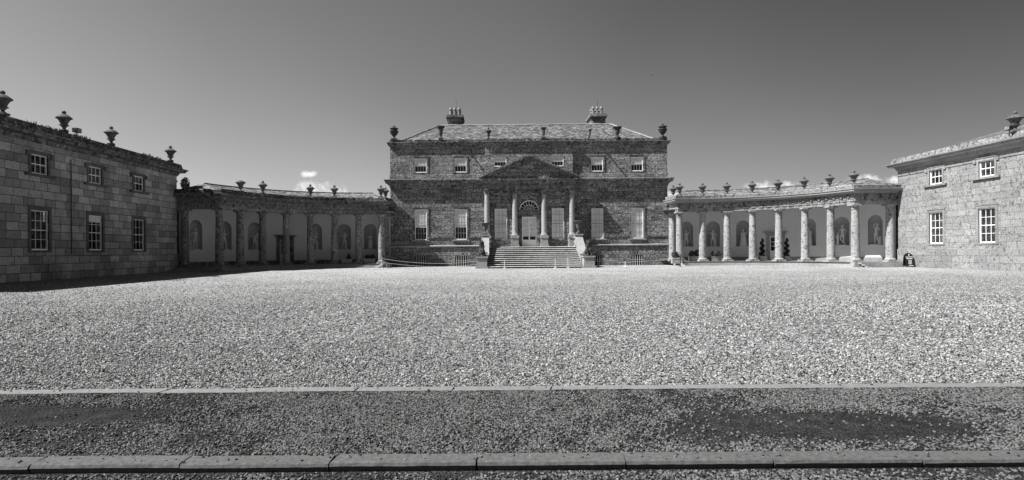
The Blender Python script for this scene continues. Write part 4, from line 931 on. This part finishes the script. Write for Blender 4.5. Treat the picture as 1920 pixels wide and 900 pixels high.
def lion(loc, face, label):
    root = empty('stone_lion', (0, 0, 0), label, 'lion statue', 'lions on the step pedestals')
    V = dict(pelvis=((0, .22, .30), (.20, .18)), back=((0, .14, .55), (.19, .17)), chest=((0, -.02, .80), (.21, .18)), neck=((0, -.08, .98), .19), head=((0, -.17, 1.14), .15), muz=((0, -.31, 1.09), .085),
             tail0=((.06, .42, .16), .05), tail1=((.26, .40, .10), .035), tail2=((.36, .22, .12), .045))
    E = [('pelvis', 'back'), ('back', 'chest'), ('chest', 'neck'), ('neck', 'head'), ('head', 'muz'), ('pelvis', 'tail0'), ('tail0', 'tail1'), ('tail1', 'tail2')]
    for n, x in (('L', -1), ('R', 1)):
        V['sh'+n] = ((x*.16, -.08, .76), .10); V['el'+n] = ((x*.19, -.14, .50), .075); V['wr'+n] = ((x*.17, -.20, .22), .055); V['pw'+n] = ((x*.17, -.26, .07), .065); V['pt'+n] = ((x*.17, -.35, .055), .05)
        V['hp'+n] = ((x*.20, .16, .28), .13); V['kn'+n] = ((x*.27, -.08, .34), .10); V['hk'+n] = ((x*.27, .08, .10), .06); V['hf'+n] = ((x*.27, -.14, .06), .06)
        E += [('chest', 'sh'+n), ('sh'+n, 'el'+n), ('el'+n, 'wr'+n), ('wr'+n, 'pw'+n), ('pw'+n, 'pt'+n), ('pelvis', 'hp'+n), ('hp'+n, 'kn'+n), ('kn'+n, 'hk'+n), ('hk'+n, 'hf'+n)]
    ex = MB()
    for x in (-1, 1): ex.ell((x*.11, -.12, 1.28), .04, .025, .05, 8, 5); ex.ell((x*.055, -.29, 1.16), .018, .015, .015, 6, 4)
    skin('body', V, E, BRON, root, ex)
    q = MB(); rs_ = random.Random(2)
    for i in range(60):
        a = rs_.uniform(0, 2*math.pi); f = rs_.random(); c = Vector((0, -.06, 1.15))*(1-f)+Vector((0, -.02, .78))*f; rr = .17+.06*f
        if math.cos(a) > .82 and f < .45: continue
        q.ell((c.x+rr*math.sin(a), c.y-rr*math.cos(a)*.8+.03, c.z), .055, .055, .08, 6, 4)
    q.ell((0, .02, 1.10), .20, .17, .21, 12, 8); o = q.build('mane', BRON, None, True); o.parent = root
    q = MB(); vs = []; n = 16
    for yy in (-.36, -.40):
        for i in range(n): a = 2*math.pi*i/n; vs.append((.17*math.cos(a), yy+(.02 if yy < -.38 else 0)*0, .50+.24*math.sin(a)*(1 if math.sin(a) > 0 else 1.15)))
    q.add(vs, [tuple(range(n)), tuple(range(n, 2*n))[::-1]]+[(i, (i+1) % n, n+(i+1) % n, n+i) for i in range(n)]); q.ell((0, -.40, .5), .09, .04, .12, 10, 6); o = q.build('shield', URN, None, True); o.parent = root
    q = MB(); q.box(-.36, .36, -.42, .46, 0, .05); o = q.build('base', BRON); o.parent = root
    root.location = loc; root.rotation_euler = (0, 0, face); root.scale = (1.0, 1.0, 1.08); return root
lion((-4.66, -7.4, 1.04), -.25, 'dark seated stone lion with shield on the left pedestal of the entrance steps')
lion((4.66, -7.4, 1.04), .3, 'dark seated stone lion with shield on the right pedestal of the entrance steps')

# ================================================================== TROUGHS AND PLANTS
def trough(x, y, w, h, d, z, label, mat, rz=0):
    r = empty('plant_trough', (x, y, z), label, 'planter', 'stone troughs in the colonnades')
    q = MB(); M_ = Matrix.Translation((x, y, z)) @ Matrix.Rotation(rz, 4, 'Z')
    q.box(-w/2, w/2, -d/2, -d/2+.07, 0, h, M_); q.box(-w/2, w/2, d/2-.07, d/2, 0, h, M_); q.box(-w/2, -w/2+.07, -d/2+.07, d/2-.07, 0, h, M_); q.box(w/2-.07, w/2, -d/2+.07, d/2-.07, 0, h, M_)
    q.box(-w/2-.02, w/2+.02, -d/2-.02, -d/2+.06, h-.07, h+.012, M_)
    q.build('box', mat, r); q = MB(); q.box(-w/2+.07, w/2-.07, -d/2+.07, d/2-.07, .02, h-.05, M_); q.build('soil', DARK, r)
def shrub(name, x, y, z, rx, hgt, label, cat, seed, prof=None, leaf=.05, n=1400, mat=LEAF, group=None, stem=.1):
    r = empty(name, (x, y, z), label, cat, group)
    q = MB(); q.tube([(x, y, z-.05), (x, y, z+hgt*.5)], .02, 6); q.build('stem', LEAD, r)
    if name == 'cone_shrub':
        def prof(rs_, n): f = rs_.uniform(0, 1, n)**1.5; a = rs_.uniform(0, 6.283, n); rr = rx*(1-f)*rs_.uniform(.7, 1.05, n); return np.stack([x+rr*np.cos(a), y+rr*np.sin(a), z+hgt*f], 1)
    if name == 'spiral_topiary':
        def prof(rs_, n):
            f = rs_.uniform(0, 1, n); a = f*2*math.pi*3.2; R1 = rx*.62*(1-.55*f); r2 = rx*.52*(1-.5*f)
            e_ = rs_.normal(size=(n, 3)); e_ /= np.linalg.norm(e_, axis=1)[:, None]; e_ *= (r2*rs_.uniform(.5, 1, n))[:, None]; e_[:, 2] *= 1.2
            return np.stack([x+R1*np.cos(a)*.75, y+R1*np.sin(a)*.75, z+.05+hgt*f*.92], 1)+e_
    leafball('foliage', r, x, y, z+hgt*.5, rx, hgt*.52, n, leaf, mat, seed, prof)
def at(px, d): return CX+(px-920)/1080*d
F = FLOOR
# left colonnade
x = at(652, 56.2); trough(x, -1.75, 1.05, .46, .5, F, 'mottled stone trough left of the twin ball shrubs, holding a small cone shrub', STEP); shrub('cone_shrub', x+.12, -1.75, F+.42, .27, .58, 'small dark cone shrub in a trough on the shaded colonnade', 'shrub', 1)
x = at(694, 56.4); trough(x, -1.6, 1.1, .46, .5, F, 'mottled stone trough nearest the house holding two ball shrubs', STEP)
shrub('ball_shrub', x-.24, -1.6, F+.42, .24, .42, 'dark ball shrub, left of the pair in the trough nearest the house', 'shrub', 2, group='pair of ball shrubs'); shrub('ball_shrub', x+.26, -1.6, F+.42, .25, .46, 'dark pointed ball shrub, right of the pair in the trough nearest the house', 'shrub', 3, group='pair of ball shrubs')
shrub('round_shrub', at(729, 54.6), -3.2, 0.35, .36, .70, 'dark round shrub between the shaded colonnade and the house corner', 'shrub', 4)
q = MB(); q.lathe([(.2, 0), (.24, .04), (.30, .36), (.32, .42)], (at(729, 54.6), -3.2, 0), 16); tag(q.build('plant_pot', LEAD, None, True), 'dark round pot under the round shrub at the left house corner', 'plant pot')
# right colonnade
x = at(1301, 56.6); trough(x, -1.4, 1.0, .46, .5, F, 'grey stone trough with two leafy clumps between the first two columns of the sunlit colonnade', STEP)
shrub('leafy_shrub', x-.28, -1.4, F+.40, .26, .62, 'dark spiky leafy clump at the left of the grey trough', 'shrub', 5, leaf=.09, n=420, mat=LEAFB); shrub('leafy_shrub', x+.27, -1.4, F+.40, .28, .70, 'dark leafy clump at the right of the grey trough', 'shrub', 6, leaf=.09, n=420, mat=LEAFB)
x = at(1341, 56.3); trough(x, -1.75, 1.08, .46, .5, F, 'white stone trough holding one wide bushy plant', PALE); shrub('bushy_shrub', x, -1.75, F+.42, .50, .58, 'wide loose bush in the white trough on the sunlit colonnade', 'shrub', 7, leaf=.085, n=750, mat=LEAFB)
trough(at(1266, 55.6), -2.6, .95, .5, .5, .2, 'pale stone block trough against the right house corner column', PALE); shrub('leafy_shrub', at(1265, 55.6), -2.35, .66, .34, .68, 'dark leafy bush behind the column at the right house corner', 'shrub', 8, leaf=.08, n=500, mat=LEAFB)
for k, px in enumerate((1429, 1475)):
    x = at(px, 54.9 if k == 0 else 53.6); y = -2.9 if k == 0 else -4.2
    trough(x, y, .62, .46, .55, F, ['square pale pot under the left spiral topiary beside the door', 'square pale pot under the right spiral topiary beside the door'][k], PALE)
    shrub('spiral_topiary', x, y, F+.42, .34, 1.75, ['dark clipped spiral topiary left of the sunlit colonnade door', 'dark clipped spiral topiary right of the sunlit colonnade door'][k], 'topiary', 20+k, n=5000, leaf=.04, group='pair of spiral topiaries')
# growth on the left wing and parapets
r = empty('wall_shrub', (-28.9, -10.0, 6.6), 'sprawling shrub growing at the far corner of the shaded wing under its cornice', 'shrub')
q = MB(); q.tube([(-29.3, -10.0, 6.2), (-29.1, -9.9, 7.0), (-28.9, -9.8, 7.6)], .04, 6, .015); q.build('stem', LEAD, r); leafball('foliage', r, -29.25, -9.9, 7.2, .34, .62, 420, .10, PEBV, 33)
def tuft_line(name, pts, n, h, label, seed):
    rs_ = np.random.RandomState(seed); P_ = []
    seg = rs_.randint(0, len(pts)-1, n); f = rs_.uniform(0, 1, n); pts = np.array(pts); keep = vnoise(np.stack([seg+f, np.zeros(n)], 1)*1.0, 1.3, seed) > .42
    p = pts[seg]*(1-f[:, None])+pts[seg+1]*f[:, None]; p = p[keep]; mb = MB()
    for c in p:
        s_ = h*rs_.uniform(.4, 1.4); c = c+rs_.normal(size=3)*[.08, .08, 0]
        for k in range(5):
            a = rs_.uniform(0, 6.28); w_ = .035; t = c+np.array([math.cos(a)*s_*.6, math.sin(a)*s_*.6, s_*rs_.uniform(.5, 1)])
            mb.add([c+[math.sin(a)*w_, -math.cos(a)*w_, 0], c-[math.sin(a)*w_, -math.cos(a)*w_, 0], t], [(0, 1, 2)])
    return tag(mb.build(name, LEAFB, None, fix=False), label, 'weeds', kind='stuff')
tuft_line('parapet_weeds', [(-29.45, -11-i*1.2, 8.82) for i in range(20)], 260, .16, 'weeds and moss along the parapet of the shaded wing', 1)
tuft_line('parapet_weeds', [(x, y, uz-.02) for x, y in arc(AX, AY, AR-.25, T0, T1, 20, -1)], 200, .10, 'weeds and moss along the parapet of the shaded colonnade', 2)
tuft_line('parapet_weeds', [(x, y, uz-.02) for x, y in arc(AX, AY, AR-.25, T0, T1, 20, 1)], 120, .09, 'weeds and moss along the parapet of the sunlit colonnade', 5)
tuft_line('parapet_weeds', [(-13.5+i*1.4, .0 if abs(-13.5+i*1.4) > 4.4 else -.2, 12.7) for i in range(20)], 200, .09, 'weeds and moss along the parapet of the main house', 3)

# ================================================================== ROPE BARRIERS, SIGN, SMALL THINGS
def post(px, d, h, label, mat=ROPE, r_=.030):
    x, y = at(px, d), CY+d; r = empty('barrier_post', (x, y, 0), label, 'post', 'posts of the rope barrier')
    q = MB(); q.tube([(x, y, 0), (x, y, h)], r_, 8); q.ell((x, y, h), r_*1.5, r_*1.5, r_*1.3, 8, 5); q.build('shaft', mat, r)
    q = MB(); q.lathe([(.15, 0), (.15, .02), (.05, .05)], (x, y, 0.003), 12); q.build('foot', mat, r); return (x, y)
a = post(716, 51.2, .98, 'white barrier post standing left of the house at the colonnade end')
post(946, 49.6, .72, 'white barrier post in front of the left part of the steps'); post(1041, 49.6, .76, 'white barrier post in front of the right part of the steps'); post(1065, 49.6, .80, 'white barrier post near the right lion pedestal')
post(1275.5, 51.6, 1.0, 'dark barrier post beside the first column of the sunlit colonnade', IRON, .04)
post(1172, 52.5, .45, 'short pale barrier post under the right basement windows', WHITE, .02)
def rope(name, A, B, sag, label, r_=.011):
    A, B = Vector(A), Vector(B); q = MB(); q.tube([A+(B-A)*t-Vector((0, 0, sag*4*t*(1-t))) for t in [i/24 for i in range(25)]], r_, 6)
    tag(q.build(name, ROPE), label, 'rope', 'ropes of the barrier')
rope('barrier_rope', (a[0], a[1], .92), (-5.15, -7.2, .62), .30, 'upper white rope sagging across the left basement windows')
rope('barrier_rope', (a[0], a[1], .60), (-5.15, -7.2, .34), .28, 'lower white rope sagging across the left basement windows')
rope('barrier_rope', (5.15, -7.2, .55), (at(1275.5, 51.6), CY+51.6, .80), .20, 'white rope stretched across the right basement windows', .012)

sx, sy = at(1704, 45.6), CY+45.6
r = empty('a_board_sign', (sx, sy, 0), 'black round topped pavement sign with white lettering by the sunlit wing', 'sign')
def board(name, mat, y0, tilt, extra=0):
    q = MB(); w_, hs_ = .33, .82; n = 14
    prof = [(-w_, 0.05), (w_, 0.05), (w_, hs_)]+[(w_*.93*math.cos(math.pi*i/n), hs_+.30*math.sin(math.pi*i/n)) for i in range(n+1)]+[(-w_, hs_)]
    vs = [(sx+x+z*-.06, sy+y0+z*tilt+e, z) for e in (-.015, .015) for x, z in prof]; k = len(prof)
    q.add(vs, [tuple(range(k)), tuple(range(k, 2*k))[::-1]]+[(i, (i+1) % k, k+(i+1) % k, k+i) for i in range(k)]); return q.build(name, mat, r)
f_ = board('front_board', SIGN, -.22, .18); board('back_board', SIGN, .22, -.18)
q = MB()
def mark(x0, x1, z0, z1):
    vs = [(sx+x+z*-.06, sy-.22+z*.18-.019, z) for x, z in ((x0, z0), (x1, z0), (x1, z1), (x0, z1))]; q.add(vs, [(0, 1, 2, 3)])
mark(-.28, -.02, .775, .815); mark(.0, .28, .785, .83); mark(-.23, .24, .655, .70)
q.add([(sx+x+z*-.06, sy-.22+z*.18-.019, z) for x, z in ((-.05, 1.0), (-.02, .9), (.02, .9), (.07, 1.02))], [(0, 1, 2, 3)]); mark(-.03, .03, .875, .895)
for z in (.55, .47, .40, .33, .26):
    x = -.13+random.uniform(-.02, .03)
    while x < .12: w_ = random.uniform(.03, .08); mark(x, min(x+w_, .15), z-.018, z+.018); x += w_+.014
mark(-.16, .22, .10, .135)
q.build('lettering', SIGNW, f_, fix=False)
q = MB(); bx, by, bz = at(1225, 120), CY+120, 1.5+(470-142)/1080*120
q.ell((bx, by, bz), .12, .3, .10, 8, 6)
q.add([(bx, by-.12, bz), (bx, by+.12, bz), (bx-.55, by+.1, bz+.18), (bx+.55, by+.1, bz+.18), (bx, by, bz+.03)], [(0, 1, 2), (0, 3, 1), (0, 2, 4), (0, 4, 3)])
tag(q.build('bird', IRON, None), 'tiny dark bird flying high above the right chimney', 'bird')

S.render.resolution_x, S.render.resolution_y = 1024, 480
